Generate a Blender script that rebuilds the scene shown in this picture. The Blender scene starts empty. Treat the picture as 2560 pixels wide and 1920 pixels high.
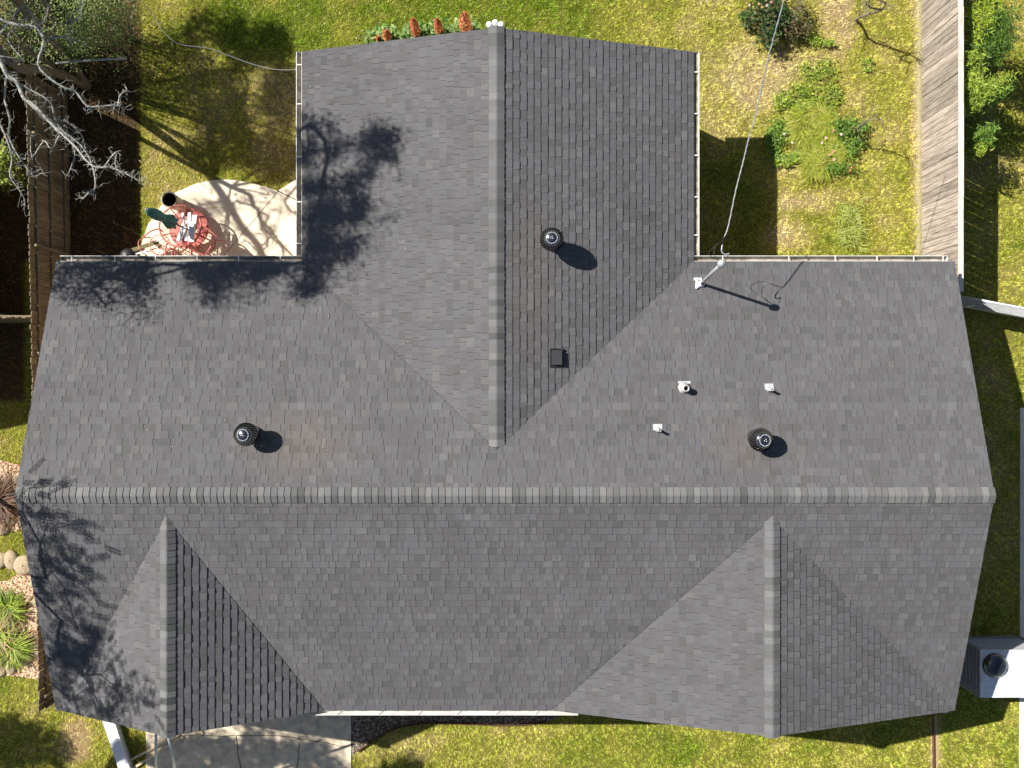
import bpy, math, random
import numpy as np
from mathutils import Vector, Matrix

random.seed(7); rng = np.random.default_rng(7)
scene = bpy.context.scene
COL = scene.collection

# ------------------------------------------------------------------ camera, sky, sun, exposure
CAMZ = 21.0; FPX = 2267.0
cam_d = bpy.data.cameras.new('Camera'); cam = bpy.data.objects.new('Camera', cam_d); COL.objects.link(cam)
cam.location = (0, 0, CAMZ); cam.rotation_euler = (0, 0, 0)
cam_d.sensor_width = 36; cam_d.lens = 36 * FPX / 2560; cam_d.clip_end = 1000
scene.camera = cam
SUN = Vector((0.937, -0.452, -1.0)).normalized()          # the way the light travels
ELEV = math.asin(-SUN.z)
world = bpy.data.worlds.new('World'); scene.world = world; world.use_nodes = True
wn = world.node_tree
sky = wn.nodes.new('ShaderNodeTexSky'); sky.sky_type = 'NISHITA'; sky.sun_disc = False
sky.sun_elevation = ELEV; sky.sun_rotation = math.radians(295.7); sky.altitude = 50
bgn = wn.nodes['Background']; bgn.inputs['Strength'].default_value = 0.05
wn.links.new(sky.outputs['Color'], bgn.inputs['Color'])
sl = bpy.data.lights.new('Sun', 'SUN'); sl.energy = 5.0; sl.angle = math.radians(0.53); sl.color = (1.0, 0.965, 0.91)
so = bpy.data.objects.new('Sun', sl); COL.objects.link(so)
so.rotation_euler = SUN.to_track_quat('-Z', 'Y').to_euler(); so.location = (-20, 10, 25)
scene.view_settings.view_transform = 'Standard'; scene.view_settings.look = 'None'
scene.view_settings.exposure = 0.85; scene.view_settings.gamma = 1.0

# ------------------------------------------------------------------ helpers
def P(px, py, z=0.0):
    """where a point of height z stands that the photograph (2560 px wide) shows at px, py"""
    k = (CAMZ - z) / FPX
    return Vector(((px - 1280) * k, (960 - py) * k, z))

def tag(o, label=None, cat=None, group=None, kind=None):
    if label: o['label'] = label
    if cat: o['category'] = cat
    if group: o['group'] = group
    if kind: o['kind'] = kind
    return o

def empty(name, loc=(0, 0, 0)):
    o = bpy.data.objects.new(name, None); COL.objects.link(o); o.location = loc
    o.empty_display_size = 0.2
    return o

class MB:
    def __init__(s): s.v = []; s.f = []; s.m = []; s.t = []; s.sm = []
    def face(s, pts, m=0, t=0.5, sm=False):
        n = len(s.v); s.v += [tuple(p) for p in pts]; s.f.append(list(range(n, n + len(pts)))); s.m.append(m); s.t.append(t); s.sm.append(sm)
    def mesh(s, vs, fs, m=0, t=0.5, sm=False):
        n = len(s.v); s.v += [tuple(p) for p in vs]
        for f in fs: s.f.append([i + n for i in f]); s.m.append(m); s.t.append(t); s.sm.append(sm)
    def box(s, x0, x1, y0, y1, z0, z1, m=0, t=0.5):
        vs = [(x, y, z) for z in (z0, z1) for y in (y0, y1) for x in (x0, x1)]
        s.mesh(vs, [(0, 2, 3, 1), (4, 5, 7, 6), (0, 1, 5, 4), (2, 6, 7, 3), (0, 4, 6, 2), (1, 3, 7, 5)], m, t)
    def obox(s, c, ux, uy, uz, m=0, t=0.5):
        c = Vector(c); ux = Vector(ux); uy = Vector(uy); uz = Vector(uz)
        vs = [c + ux * a + uy * b + uz * d for d in (-1, 1) for b in (-1, 1) for a in (-1, 1)]
        s.mesh(vs, [(0, 2, 3, 1), (4, 5, 7, 6), (0, 1, 5, 4), (2, 6, 7, 3), (0, 4, 6, 2), (1, 3, 7, 5)], m, t)
    def bar(s, a, b, w, h, m=0, t=0.5, up=(0, 0, 1)):
        a = Vector(a); b = Vector(b); d = (b - a); L = d.length; d.normalize()
        side = d.cross(Vector(up)); side = side.normalized() if side.length > 1e-4 else Vector((1, 0, 0))
        u2 = side.cross(d).normalized()
        s.obox((a + b) / 2, d * L / 2, side * w / 2, u2 * h / 2, m, t)
    def tube(s, pts, rad, n=6, m=0, t=0.5, caps=True, closed=False):
        pts = [Vector(p) for p in pts]; k = len(pts)
        if not hasattr(rad, '__len__'): rad = [rad] * k
        rings = []; prev = None
        for i, p in enumerate(pts):
            if closed: d = pts[(i + 1) % k] - pts[i - 1]
            else: d = pts[min(i + 1, k - 1)] - pts[max(i - 1, 0)]
            if d.length < 1e-6: d = Vector((0, 0, 1))
            d.normalize()
            if prev is None:
                a = d.orthogonal().normalized()
            else:
                a = prev - d * prev.dot(d)
                a = a.normalized() if a.length > 1e-4 else d.orthogonal().normalized()
            prev = a; b = d.cross(a)
            rings.append([p + (a * math.cos(2 * math.pi * j / n) + b * math.sin(2 * math.pi * j / n)) * rad[i] for j in range(n)])
        vs = [v for r in rings for v in r]; fs = []
        for i in range(k if closed else k - 1):
            i2 = (i + 1) % k
            for j in range(n):
                fs.append((i * n + j, i * n + (j + 1) % n, i2 * n + (j + 1) % n, i2 * n + j))
        if caps and not closed:
            fs.append(tuple(reversed(range(n)))); fs.append(tuple((k - 1) * n + j for j in range(n)))
        s.mesh(vs, fs, m, t, True)
    def lathe(s, c, prof, n=24, m=0, t=0.5, ax=(0, 0, 1), sm=True):
        c = Vector(c); az = Vector(ax).normalized(); a = az.orthogonal().normalized(); b = az.cross(a)
        vs = []; fs = []
        for (r, h) in prof:
            for j in range(n):
                w = 2 * math.pi * j / n; vs.append(c + (a * math.cos(w) + b * math.sin(w)) * r + az * h)
        for i in range(len(prof) - 1):
            for j in range(n): fs.append((i * n + j, i * n + (j + 1) % n, (i + 1) * n + (j + 1) % n, (i + 1) * n + j))
        s.mesh(vs, fs, m, t, sm)
    def ball(s, c, r, n=10, m=0, t=0.5, sz=1.0):
        prof = [(max(1e-4, r * math.sin(math.pi * i / (n - 2))), -r * sz * math.cos(math.pi * i / (n - 2))) for i in range(n - 1)]
        s.lathe(c, prof, n, m, t)
    def build(s, name, mats, parent=None, attr=False, loc=None):
        me = bpy.data.meshes.new(name)
        v = s.v
        if loc is not None: L = Vector(loc); v = [tuple(Vector(p) - L) for p in v]
        elif parent is not None: L = Vector(parent.location); v = [tuple(Vector(p) - L) for p in v] if parent.type == 'EMPTY' and parent.parent is None else v
        me.from_pydata(v, [], s.f)
        for mt in (mats if isinstance(mats, (list, tuple)) else [mats]): me.materials.append(mt)
        me.polygons.foreach_set('material_index', s.m)
        me.polygons.foreach_set('use_smooth', s.sm)
        if attr:
            a = me.attributes.new('tone', 'FLOAT', 'FACE'); a.data.foreach_set('value', s.t)
        me.update()
        o = bpy.data.objects.new(name, me); COL.objects.link(o)
        if loc is not None: o.location = loc
        if parent is not None: o.parent = parent
        return o

# every thing is modelled in world coordinates; its Empty stands at `loc` and MB.build subtracts it
def sub(o_parent, name, mb, mats, attr=False):
    """a sub-part: its parent is a part whose mesh origin is the thing's origin"""
    root = o_parent.parent
    L = Vector(root.location) if root else Vector((0, 0, 0))
    mb.v = [tuple(Vector(p) - L) for p in mb.v]
    me_parent = o_parent
    o = mb.build(name, mats, None, attr); o.parent = me_parent
    return o

# ------------------------------------------------------------------ materials
def nodes(name):
    m = bpy.data.materials.new(name); m.use_nodes = True; nt = m.node_tree
    return m, nt, nt.nodes['Principled BSDF']
def N(nt, t, **k):
    n = nt.nodes.new(t)
    for a, b in k.items(): setattr(n, a, b)
    return n
def mat(name, col, rough=0.7, metal=0.0, var=0.12, scale=8.0, bump=0.0, col2=None, spec=0.4, stretch=None):
    m, nt, b = nodes(name)
    b.inputs['Roughness'].default_value = rough; b.inputs['Metallic'].default_value = metal
    b.inputs['Specular IOR Level'].default_value = spec
    tc = N(nt, 'ShaderNodeTexCoord'); mp = N(nt, 'ShaderNodeMapping'); nt.links.new(tc.outputs['Object'], mp.inputs[0])
    if stretch: mp.inputs['Scale'].default_value = stretch
    nz = N(nt, 'ShaderNodeTexNoise'); nz.inputs['Scale'].default_value = scale; nz.inputs['Detail'].default_value = 6; nz.inputs['Roughness'].default_value = 0.65
    nt.links.new(mp.outputs[0], nz.inputs['Vector'])
    rp = N(nt, 'ShaderNodeValToRGB'); c2 = col2 or tuple(c * (1 - 2.2 * var) for c in col); c1 = tuple(min(1, c * (1 + var)) for c in col)
    rp.color_ramp.elements[0].position = 0.3; rp.color_ramp.elements[0].color = (*c2, 1)
    rp.color_ramp.elements[1].position = 0.68; rp.color_ramp.elements[1].color = (*c1, 1)
    nt.links.new(nz.outputs['Fac'], rp.inputs[0]); nt.links.new(rp.outputs[0], b.inputs['Base Color'])
    if bump:
        bp = N(nt, 'ShaderNodeBump'); bp.inputs['Strength'].default_value = bump; bp.inputs['Distance'].default_value = 0.02
        nt.links.new(nz.outputs['Fac'], bp.inputs['Height']); nt.links.new(bp.outputs[0], b.inputs['Normal'])
    return m

def shingle_mat(name, lo, hi, stains=()):
    m, nt, b = nodes(name); b.inputs['Roughness'].default_value = 0.9; b.inputs['Specular IOR Level'].default_value = 0.25
    at = N(nt, 'ShaderNodeAttribute'); at.attribute_name = 'tone'
    rp = N(nt, 'ShaderNodeValToRGB'); e = rp.color_ramp.elements
    e[0].position = 0; e[0].color = (*lo, 1); e[1].position = 1; e[1].color = (*hi, 1)
    for ps, fs in ((.25, (.985, 1.0, .965)), (.42, (1.03, .985, 1.0)), (.58, (.985, .99, 1.03)), (.75, (1.02, 1.0, .97))):
        mid = e.new(ps); mid.color = (*[(a + (c - a) * ps) * f for a, c, f in zip(lo, hi, fs)], 1)
    nt.links.new(at.outputs['Fac'], rp.inputs[0])
    tc = N(nt, 'ShaderNodeTexCoord')
    g = N(nt, 'ShaderNodeTexNoise'); g.inputs['Scale'].default_value = 55; g.inputs['Detail'].default_value = 3; g.inputs['Roughness'].default_value = .8
    nt.links.new(tc.outputs['Object'], g.inputs['Vector'])
    mr = N(nt, 'ShaderNodeMapRange'); mr.inputs[1].default_value = .3; mr.inputs[2].default_value = .7; mr.inputs[3].default_value = .72; mr.inputs[4].default_value = 1.28
    nt.links.new(g.outputs['Fac'], mr.inputs[0])
    w = N(nt, 'ShaderNodeTexNoise'); w.inputs['Scale'].default_value = 0.55; w.inputs['Detail'].default_value = 5
    nt.links.new(tc.outputs['Object'], w.inputs['Vector'])
    mr2 = N(nt, 'ShaderNodeMapRange'); mr2.inputs[1].default_value = .3; mr2.inputs[2].default_value = .7; mr2.inputs[3].default_value = .92; mr2.inputs[4].default_value = 1.08
    nt.links.new(w.outputs['Fac'], mr2.inputs[0])
    mu = N(nt, 'ShaderNodeMath', operation='MULTIPLY'); nt.links.new(mr.outputs[0], mu.inputs[0]); nt.links.new(mr2.outputs[0], mu.inputs[1])
    vm = N(nt, 'ShaderNodeVectorMath', operation='SCALE'); nt.links.new(rp.outputs[0], vm.inputs[0]); nt.links.new(mu.outputs[0], vm.inputs['Scale'])
    last = vm.outputs[0]
    for (x, y, rx, ry, amt) in stains:      # rust washed down below the vents
        mp = N(nt, 'ShaderNodeMapping', vector_type='TEXTURE'); mp.inputs['Location'].default_value = (x, y, 3.6); mp.inputs['Scale'].default_value = (rx, ry, 3)
        nt.links.new(tc.outputs['Object'], mp.inputs[0])
        ln = N(nt, 'ShaderNodeVectorMath', operation='LENGTH'); nt.links.new(mp.outputs[0], ln.inputs[0])
        q = N(nt, 'ShaderNodeMapRange', interpolation_type='SMOOTHERSTEP'); q.inputs[1].default_value = 0; q.inputs[2].default_value = 1; q.inputs[3].default_value = amt; q.inputs[4].default_value = 0
        nt.links.new(ln.outputs['Value'], q.inputs[0])
        n2 = N(nt, 'ShaderNodeTexNoise'); n2.inputs['Scale'].default_value = 9; n2.inputs['Detail'].default_value = 4; nt.links.new(tc.outputs['Object'], n2.inputs['Vector'])
        pw = N(nt, 'ShaderNodeMath', operation='MULTIPLY'); nt.links.new(q.outputs[0], pw.inputs[0]); nt.links.new(n2.outputs['Fac'], pw.inputs[1])
        mx = N(nt, 'ShaderNodeMix', data_type='RGBA'); nt.links.new(pw.outputs[0], mx.inputs['Factor']); nt.links.new(last, mx.inputs[6]); mx.inputs[7].default_value = (.26, .17, .07, 1)
        last = mx.outputs[2]
    nt.links.new(last, b.inputs['Base Color'])
    bp = N(nt, 'ShaderNodeBump'); bp.inputs['Strength'].default_value = .25; bp.inputs['Distance'].default_value = .004
    nt.links.new(g.outputs['Fac'], bp.inputs['Height']); nt.links.new(bp.outputs[0], b.inputs['Normal'])
    return m

def attr_mat(name, rough=0.7, trans=0.0, spec=.3, noise=0.0, nscale=20):
    m, nt, b = nodes(name); b.inputs['Roughness'].default_value = rough; b.inputs['Specular IOR Level'].default_value = spec
    at = N(nt, 'ShaderNodeAttribute'); at.attribute_name = 'Col'; c = at.outputs['Color']
    if noise:
        tc = N(nt, 'ShaderNodeTexCoord'); nz = N(nt, 'ShaderNodeTexNoise'); nz.inputs['Scale'].default_value = nscale; nz.inputs['Detail'].default_value = 8; nz.inputs['Roughness'].default_value = .75
        nt.links.new(tc.outputs['Object'], nz.inputs['Vector'])
        mr = N(nt, 'ShaderNodeMapRange'); mr.inputs[1].default_value = .3; mr.inputs[2].default_value = .7; mr.inputs[3].default_value = 1 - noise; mr.inputs[4].default_value = 1 + noise
        nt.links.new(nz.outputs['Fac'], mr.inputs[0])
        vm = N(nt, 'ShaderNodeVectorMath', operation='SCALE'); nt.links.new(c, vm.inputs[0]); nt.links.new(mr.outputs[0], vm.inputs['Scale']); c = vm.outputs[0]
        bp = N(nt, 'ShaderNodeBump'); bp.inputs['Strength'].default_value = .6; bp.inputs['Distance'].default_value = .03
        nt.links.new(nz.outputs['Fac'], bp.inputs['Height']); nt.links.new(bp.outputs[0], b.inputs['Normal'])
    nt.links.new(c, b.inputs['Base Color'])
    if trans:
        tr = N(nt, 'ShaderNodeBsdfTranslucent'); nt.links.new(c, tr.inputs['Color'])
        ms = N(nt, 'ShaderNodeMixShader'); ms.inputs[0].default_value = trans
        nt.links.new(b.outputs[0], ms.inputs[1]); nt.links.new(tr.outputs[0], ms.inputs[2])
        nt.links.new(ms.outputs[0], nt.nodes['Material Output'].inputs['Surface'])
    return m

M = {}
M['shingle'] = shingle_mat('shingle', (.071, .070, .071), (.120, .118, .119),
    stains=((.35, 2.0, .8, 2.6, .15), (-4.1, -1.15, 1.7, 1.1, .17), (4.5, -1.2, 1.3, .8, .13)))
M['cap'] = shingle_mat('cap_shingle', (.072, .073, .072), (.160, .160, .156))
M['deck'] = mat('roof_deck', (.045, .043, .042), .9)
M['cream'] = mat('cream_paint', (.66, .64, .59), .5, var=.08, scale=3)
M['gutter_in'] = mat('gutter_inside', (.30, .27, .22), .8, var=.3, scale=6, col2=(.10, .085, .06))
M['brick'] = mat('pale_brick', (.42, .30, .23), .9, var=.2, scale=5)
M['black'] = mat('black_gloss_metal', (.012, .012, .013), .17, .0, var=.1, spec=1.0)
M['black'].node_tree.nodes['Principled BSDF'].inputs['Coat Weight'].default_value = 1.0
M['black'].node_tree.nodes['Principled BSDF'].inputs['Coat Roughness'].default_value = .12
M['black'].node_tree.nodes['Principled BSDF'].inputs['Coat IOR'].default_value = 2.0
M['rivet'] = mat('bright_rivet', (.85, .86, .88), .35, .0, var=.02)
M['blackmatte'] = mat('black_matte', (.02, .02, .022), .45, var=.1)
M['flash'] = mat('galvanized', (.56, .57, .57), .45, .3, var=.16, scale=30)
M['pvc'] = mat('vent_pipe', (.42, .41, .39), .6, var=.15, scale=12)
M['hole'] = mat('dark_inside', (.01, .01, .01), .9)
M['mast'] = mat('mast_metal', (.55, .56, .58), .4, .5, var=.1, scale=12)
M['white'] = mat('white_plastic', (.85, .85, .83), .4, var=.04)
M['cable'] = mat('grey_cable', (.35, .35, .36), .5, .2, var=.15)
M['cable_dark'] = mat('dark_cable', (.03, .03, .035), .5, var=.15)
M['red'] = mat('coral_paint', (.56, .15, .12), .4, var=.12)
M['umb'] = mat('teal_fabric', (.07, .26, .25), .8, var=.3, scale=16, col2=(.008, .035, .045))
M['olive'] = mat('olive_fabric', (.16, .14, .06), .85, var=.2)
M['bin'] = mat('clay_bin', (.42, .36, .25), .7, var=.12)
M['concrete'] = mat('concrete', (.80, .71, .54), .9, var=.06, scale=3.5, bump=.15, col2=(.62, .53, .39))
M['concrete2'] = mat('old_concrete', (.74, .61, .43), .9, var=.14, scale=5, bump=.2, col2=(.43, .37, .28))
M['whitewall'] = mat('white_masonry', (.78, .79, .80), .8, var=.05, scale=4)
M['path'] = mat('pale_path', (.66, .62, .52), .9, var=.06, scale=2)
M['rock'] = mat('limestone', (.40, .31, .20), .9, var=.16, scale=14, bump=.4)
M['gravel'] = mat('gravel_soil', (.11, .085, .06), .95, var=.3, scale=30, bump=.5)
M['mulch'] = mat('mulch', (.58, .44, .29), .95, var=.35, scale=20, bump=.8, col2=(.24, .15, .09))
M['steel_edge'] = mat('rusty_edging', (.13, .06, .035), .8, var=.2)
M['lumber'] = mat('lumber', (.72, .60, .36), .8, var=.15, scale=6, stretch=(1, 8, 1))
M['glassdark'] = mat('black_dome', (.015, .017, .02), .04, var=.05, spec=1.0)
M['louvre'] = mat('grey_louvre', (.30, .30, .31), .5, .1, var=.1)
M['boxtop'] = mat('white_box_top', (.66, .68, .71), .5, var=.14, scale=5)
m, nt, b = nodes('clear_glass'); b.inputs['Base Color'].default_value = (.55, .22, .17, 1); b.inputs['Roughness'].default_value = .05
b.inputs['Alpha'].default_value = .13; M['glass'] = m
M['leaf'] = attr_mat('leaf', .55, .3, .35)
M['grass'] = attr_mat('grass_blade', .6, .25, .3)
M['ground'] = attr_mat('soil', .95, 0, .1, noise=.35, nscale=14)

def wood_mat(name, c1, c2, axis_stretch):
    m, nt, b = nodes(name); b.inputs['Roughness'].default_value = .85; b.inputs['Specular IOR Level'].default_value = .2
    at = N(nt, 'ShaderNodeAttribute'); at.attribute_name = 'tone'
    tc = N(nt, 'ShaderNodeTexCoord'); mp = N(nt, 'ShaderNodeMapping'); mp.inputs['Scale'].default_value = axis_stretch
    nt.links.new(tc.outputs['Object'], mp.inputs[0])
    ad = N(nt, 'ShaderNodeVectorMath', operation='ADD'); nt.links.new(mp.outputs[0], ad.inputs[0])
    sc = N(nt, 'ShaderNodeMath', operation='MULTIPLY'); sc.inputs[1].default_value = 37; nt.links.new(at.outputs['Fac'], sc.inputs[0]); nt.links.new(sc.outputs[0], ad.inputs[1])
    nz = N(nt, 'ShaderNodeTexNoise'); nz.inputs['Scale'].default_value = 3.2; nz.inputs['Detail'].default_value = 7; nz.inputs['Roughness'].default_value = .7
    nt.links.new(ad.outputs[0], nz.inputs['Vector'])
    rp = N(nt, 'ShaderNodeValToRGB'); e = rp.color_ramp.elements; e[0].position = .34; e[0].color = (*c2, 1); e[1].position = .64; e[1].color = (*c1, 1)
    nt.links.new(nz.outputs['Fac'], rp.inputs[0])
    mr = N(nt, 'ShaderNodeMapRange'); mr.inputs[3].default_value = .72; mr.inputs[4].default_value = 1.2; nt.links.new(at.outputs['Fac'], mr.inputs[0])
    vm = N(nt, 'ShaderNodeVectorMath', operation='SCALE'); nt.links.new(rp.outputs[0], vm.inputs[0]); nt.links.new(mr.outputs[0], vm.inputs['Scale'])
    nt.links.new(vm.outputs[0], b.inputs['Base Color'])
    return m
M['fence_grey'] = wood_mat('weathered_grey_wood', (.45, .39, .33), (.17, .13, .10), (8, 8, .55))
M['fence_brown'] = wood_mat('weathered_brown_wood', (.27, .22, .14), (.11, .085, .05), (8, 8, .9))
def bark_mat(name, c1, c2, sc):
    return mat(name, c1, .9, var=.2, scale=sc, bump=.8, col2=c2)
M['bark'] = bark_mat('bark', (.24, .20, .14), (.09, .07, .045), 14)
M['lichen'] = bark_mat('lichen_bark', (.46, .46, .41), (.13, .12, .10), 22)

# ------------------------------------------------------------------ value noise in numpy
def vnoise(x, y, s, seed):
    g = np.random.default_rng(seed).random((256, 256))
    xs = x / s + 100.0; ys = y / s + 100.0
    xi = np.floor(xs).astype(int); yi = np.floor(ys).astype(int); fx = xs - xi; fy = ys - yi
    fx = fx * fx * (3 - 2 * fx); fy = fy * fy * (3 - 2 * fy)
    a = g[xi % 256, yi % 256]; b_ = g[(xi + 1) % 256, yi % 256]; c = g[xi % 256, (yi + 1) % 256]; d = g[(xi + 1) % 256, (yi + 1) % 256]
    return (a * (1 - fx) + b_ * fx) * (1 - fy) + (c * (1 - fx) + d * fx) * fy
def fbm(x, y, s, seed, o=4):
    t = 0; a = .5; n = 0
    for i in range(o): t = t + a * vnoise(x, y, s / 2 ** i, seed + i); n += a; a *= .55
    return t / n

# ------------------------------------------------------------------ ground cover map  (photo px of ground points -> greenness g, density d)
ELL = [  # cx, cy, rx, ry, green, density
    (430, 120, 90, 130, .42, .9), (470, 300, 110, 160, .5, .9), (420, 430, 70, 90, .3, .8), (690, 290, 70, 130, .22, .75), (760, 60, 300, 90, .9, 1.0),
    (1250, 60, 420, 110, .92, 1.0), (1620, 60, 110, 160, .68, 1), (1800, 90, 110, 130, .38, .95), (1960, 180, 170, 110, .22, .9), (1790, 300, 90, 110, .42, .95),
    (2090, 60, 45, 90, .08, .6), (2230, 120, 70, 150, .42, .9), (2070, 270, 80, 90, .5, 1), (2200, 430, 100, 200, .56, 1), (2060, 500, 100, 30, .12, .75),
    (1990, 590, 80, 40, .2, .85), (1900, 220, 70, 50, .15, .8), (2150, 610, 90, 60, .62, 1), (1960, 430, 70, 60, .4, .9), (2240, 560, 60, 90, .5, 1),
    (2290, 330, 14, 400, .22, .75), (2480, 250, 140, 400, .56, 1), (2520, 720, 60, 120, .62, 1), (2470, 1100, 90, 400, .5, .8),
    (1040, 1870, 150, 40, .22, .9), (1300, 1832, 120, 12, .15, .6), (1500, 1880, 350, 60, .78, 1), (1250, 1890, 130, 50, .62, 1), (2150, 1880, 160, 60, .6, 1), (2450, 1850, 110, 90, .66, 1),
    (2336, 1870, 10, 90, .0, .15), (100, 1830, 120, 90, .55, 1), (190, 1850, 40, 60, .1, .35), (20, 1075, 60, 55, .66, 1), (20, 1385, 70, 50, .62, 1), (110, 1750, 60, 50, .4, .9)]
def zone(px, py):
    g = np.full(px.shape, .6); d = np.ones(px.shape)
    for (cx, cy, rx, ry, gg, dd) in ELL:
        r = ((px - cx) / rx) ** 2 + ((py - cy) / ry) ** 2
        w = np.exp(-r * r * .7); g = g * (1 - w) + gg * w; d = d * (1 - w) + dd * w
    g = g + (fbm(px, py, 85, 3) - .5) * .75 + (fbm(px, py, 22, 9, 3) - .5) * .35
    d = d + (fbm(px, py, 50, 21) - .5) * .5
    dark = ((px > 60) & (px < 345 + 14 * (vnoise(px, py, 25, 5) - .5)) & (py < 650)) | ((px < 66) & (py < 1005) & (py > 200))  # sparse dirt strips lying in the shade of fence and neighbouring house
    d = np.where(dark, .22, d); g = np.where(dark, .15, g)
    return np.clip(g, 0, 1), np.clip(d, 0, 1)
def cmix(a, b, t): return a + (b - a) * t[:, None]
C_GREEN = np.array([.225, .325, .016]); C_YEL = np.array([.57, .53, .085]); C_STRAW = np.array([.90, .72, .35]); C_BROWN = np.array([.25, .15, .08]); C_DEEP = np.array([.05, .105, .015])
def cover(g):
    t1 = np.clip(g / .5, 0, 1); t2 = np.clip((g - .5) / .5, 0, 1)
    return cmix(cmix(np.tile(C_STRAW, (len(g), 1)), np.tile(C_YEL, (len(g), 1)), t1), np.tile(C_GREEN, (len(g), 1)), t2)

def pip(x, y, poly):
    ins = np.zeros(x.shape, bool); n = len(poly)
    for i in range(n):
        x1, y1 = poly[i]; x2, y2 = poly[(i + 1) % n]
        c = ((y1 > y) != (y2 > y)) & (x < (x2 - x1) * (y - y1) / (y2 - y1 + 1e-12) + x1); ins ^= c
    return ins
g2 = lambda pts: [(P(a, b).x, P(a, b).y) for a, b in pts]
PATIO = g2([(335, 700), (350, 640), (357, 606), (372, 562), (405, 515), (441, 482), (489, 461), (528, 452), (567, 450), (600, 453), (630, 459), (665, 468), (695, 478), (722, 462), (745, 446), (800, 440), (800, 700)])
DRIVE = g2([(366, 1770), (878, 1770), (878, 2300), (366, 2300)])
BED = g2([(878, 1700), (878, 1888), (892, 1878), (933, 1851), (977, 1825), (1021, 1813), (1078, 1807), (1148, 1809), (1259, 1813), (1319, 1810), (1363, 1805), (1400, 1790), (1400, 1700)])
BEDL1 = g2([(-200, 1148), (0, 1150), (60, 1165), (110, 1190), (130, 1300), (40, 1328), (-200, 1330)])
BEDL2 = g2([(-200, 1455), (20, 1452), (60, 1425), (110, 1440), (110, 1700), (40, 1690), (-200, 1680)])
PATHR = g2([(2549, 1020), (2900, 1000), (2900, 2300), (2547, 2300)])
HOUSE = [(-8.9, 2.1), (-3.9, 2.1), (-3.9, 6.4), (3.3, 6.4), (3.3, 2.1), (8.65, 2.1), (8.65, -6.3), (-8.9, -6.3)]

# the ground: one sheet to the horizon, fine where the photograph looks
def build_ground():
    xs = np.concatenate([[-400, -120, -40, -20], np.arange(-14, 14.01, .12), [20, 40, 120, 400]])
    ys = np.concatenate([[-400, -120, -40, -18], np.arange(-11, 11.01, .12), [18, 40, 120, 400]])
    X, Y = np.meshgrid(xs, ys); x = X.ravel(); y = Y.ravel()
    z = (fbm(x, y, 1.2, 33) - .5) * .0
    nx, ny = len(xs), len(ys)
    me = bpy.data.meshes.new('ground'); me.vertices.add(len(x)); me.vertices.foreach_set('co', np.stack([x, y, z], 1).ravel())
    i, j = np.meshgrid(np.arange(nx - 1), np.arange(ny - 1)); a = (j * nx + i).ravel()
    q = np.stack([a, a + 1, a + nx + 1, a + nx], 1)
    me.loops.add(q.size); me.loops.foreach_set('vertex_index', q.ravel()); me.polygons.add(len(q)); me.polygons.foreach_set('loop_start', np.arange(0, q.size, 4)); me.polygons.foreach_set('loop_total', np.full(len(q), 4))
    me.update()
    px = 1280 + x * FPX / CAMZ; py = 960 - y * FPX / CAMZ
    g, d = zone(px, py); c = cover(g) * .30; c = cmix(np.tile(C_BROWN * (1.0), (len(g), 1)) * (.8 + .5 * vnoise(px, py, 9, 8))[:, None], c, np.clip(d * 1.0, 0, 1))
    sandy = np.exp(-((px - 2298) / 8) ** 2); c = cmix(c, np.tile([.50, .43, .30], (len(g), 1)), sandy * .7 * (y > 1.9))
    shade_strip = ((px > 60) & (px < 345) & (py < 650)) | ((px < 66) & (py < 1005)); c = np.where(shade_strip[:, None], c * .22, c)  # fence and neighbour shade painted into the soil colour
    sandy = np.exp(-((px - 2338) / 8) ** 2) * (py > 1790); c = cmix(c, np.tile([.55, .43, .24], (len(g), 1)), sandy * .9)
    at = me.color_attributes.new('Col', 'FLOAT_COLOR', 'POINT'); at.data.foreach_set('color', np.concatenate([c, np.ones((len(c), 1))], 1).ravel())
    me.materials.append(M['ground'])
    o = bpy.data.objects.new('ground', me); COL.objects.link(o)
    tag(o, 'soil and thatch of the yards all round the house', 'ground', kind='structure')
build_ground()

def tri_cloud(name, V, C, mat_, n_per=3):
    """V (n*k,3) vertices, C (n*k,3) colours, faces of n_per vertices"""
    me = bpy.data.meshes.new(name); n = len(V); me.vertices.add(n); me.vertices.foreach_set('co', V.astype(np.float32).ravel())
    me.loops.add(n); me.loops.foreach_set('vertex_index', np.arange(n)); k = n // n_per
    me.polygons.add(k); me.polygons.foreach_set('loop_start', np.arange(0, n, n_per)); me.polygons.foreach_set('loop_total', np.full(k, n_per)); me.update()
    at = me.color_attributes.new('Col', 'FLOAT_COLOR', 'POINT'); at.data.foreach_set('color', np.concatenate([C, np.ones((n, 1))], 1).astype(np.float32).ravel())
    me.materials.append(mat_)
    o = bpy.data.objects.new(name, me); COL.objects.link(o)
    return o

def blades(x, y, L, W, C, lean=.75, z0=0.0, dirn=None):
    n = len(x); th = rng.random(n) * 2 * np.pi if dirn is None else dirn
    ln = L * lean * (.35 + .9 * rng.random(n)); h = L * (.28 + .4 * rng.random(n))
    ph = th + (rng.random(n) - .5) * 1.2 + np.pi / 2
    b1 = np.stack([x + np.cos(ph) * W / 2, y + np.sin(ph) * W / 2, np.full(n, z0)], 1); b2 = np.stack([x - np.cos(ph) * W / 2, y - np.sin(ph) * W / 2, np.full(n, z0)], 1)
    t = np.stack([x + np.cos(th) * ln, y + np.sin(th) * ln, z0 + h], 1)
    V = np.stack([b1, b2, t], 1).reshape(-1, 3)
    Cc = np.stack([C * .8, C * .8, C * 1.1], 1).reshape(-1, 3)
    return V, Cc

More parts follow.
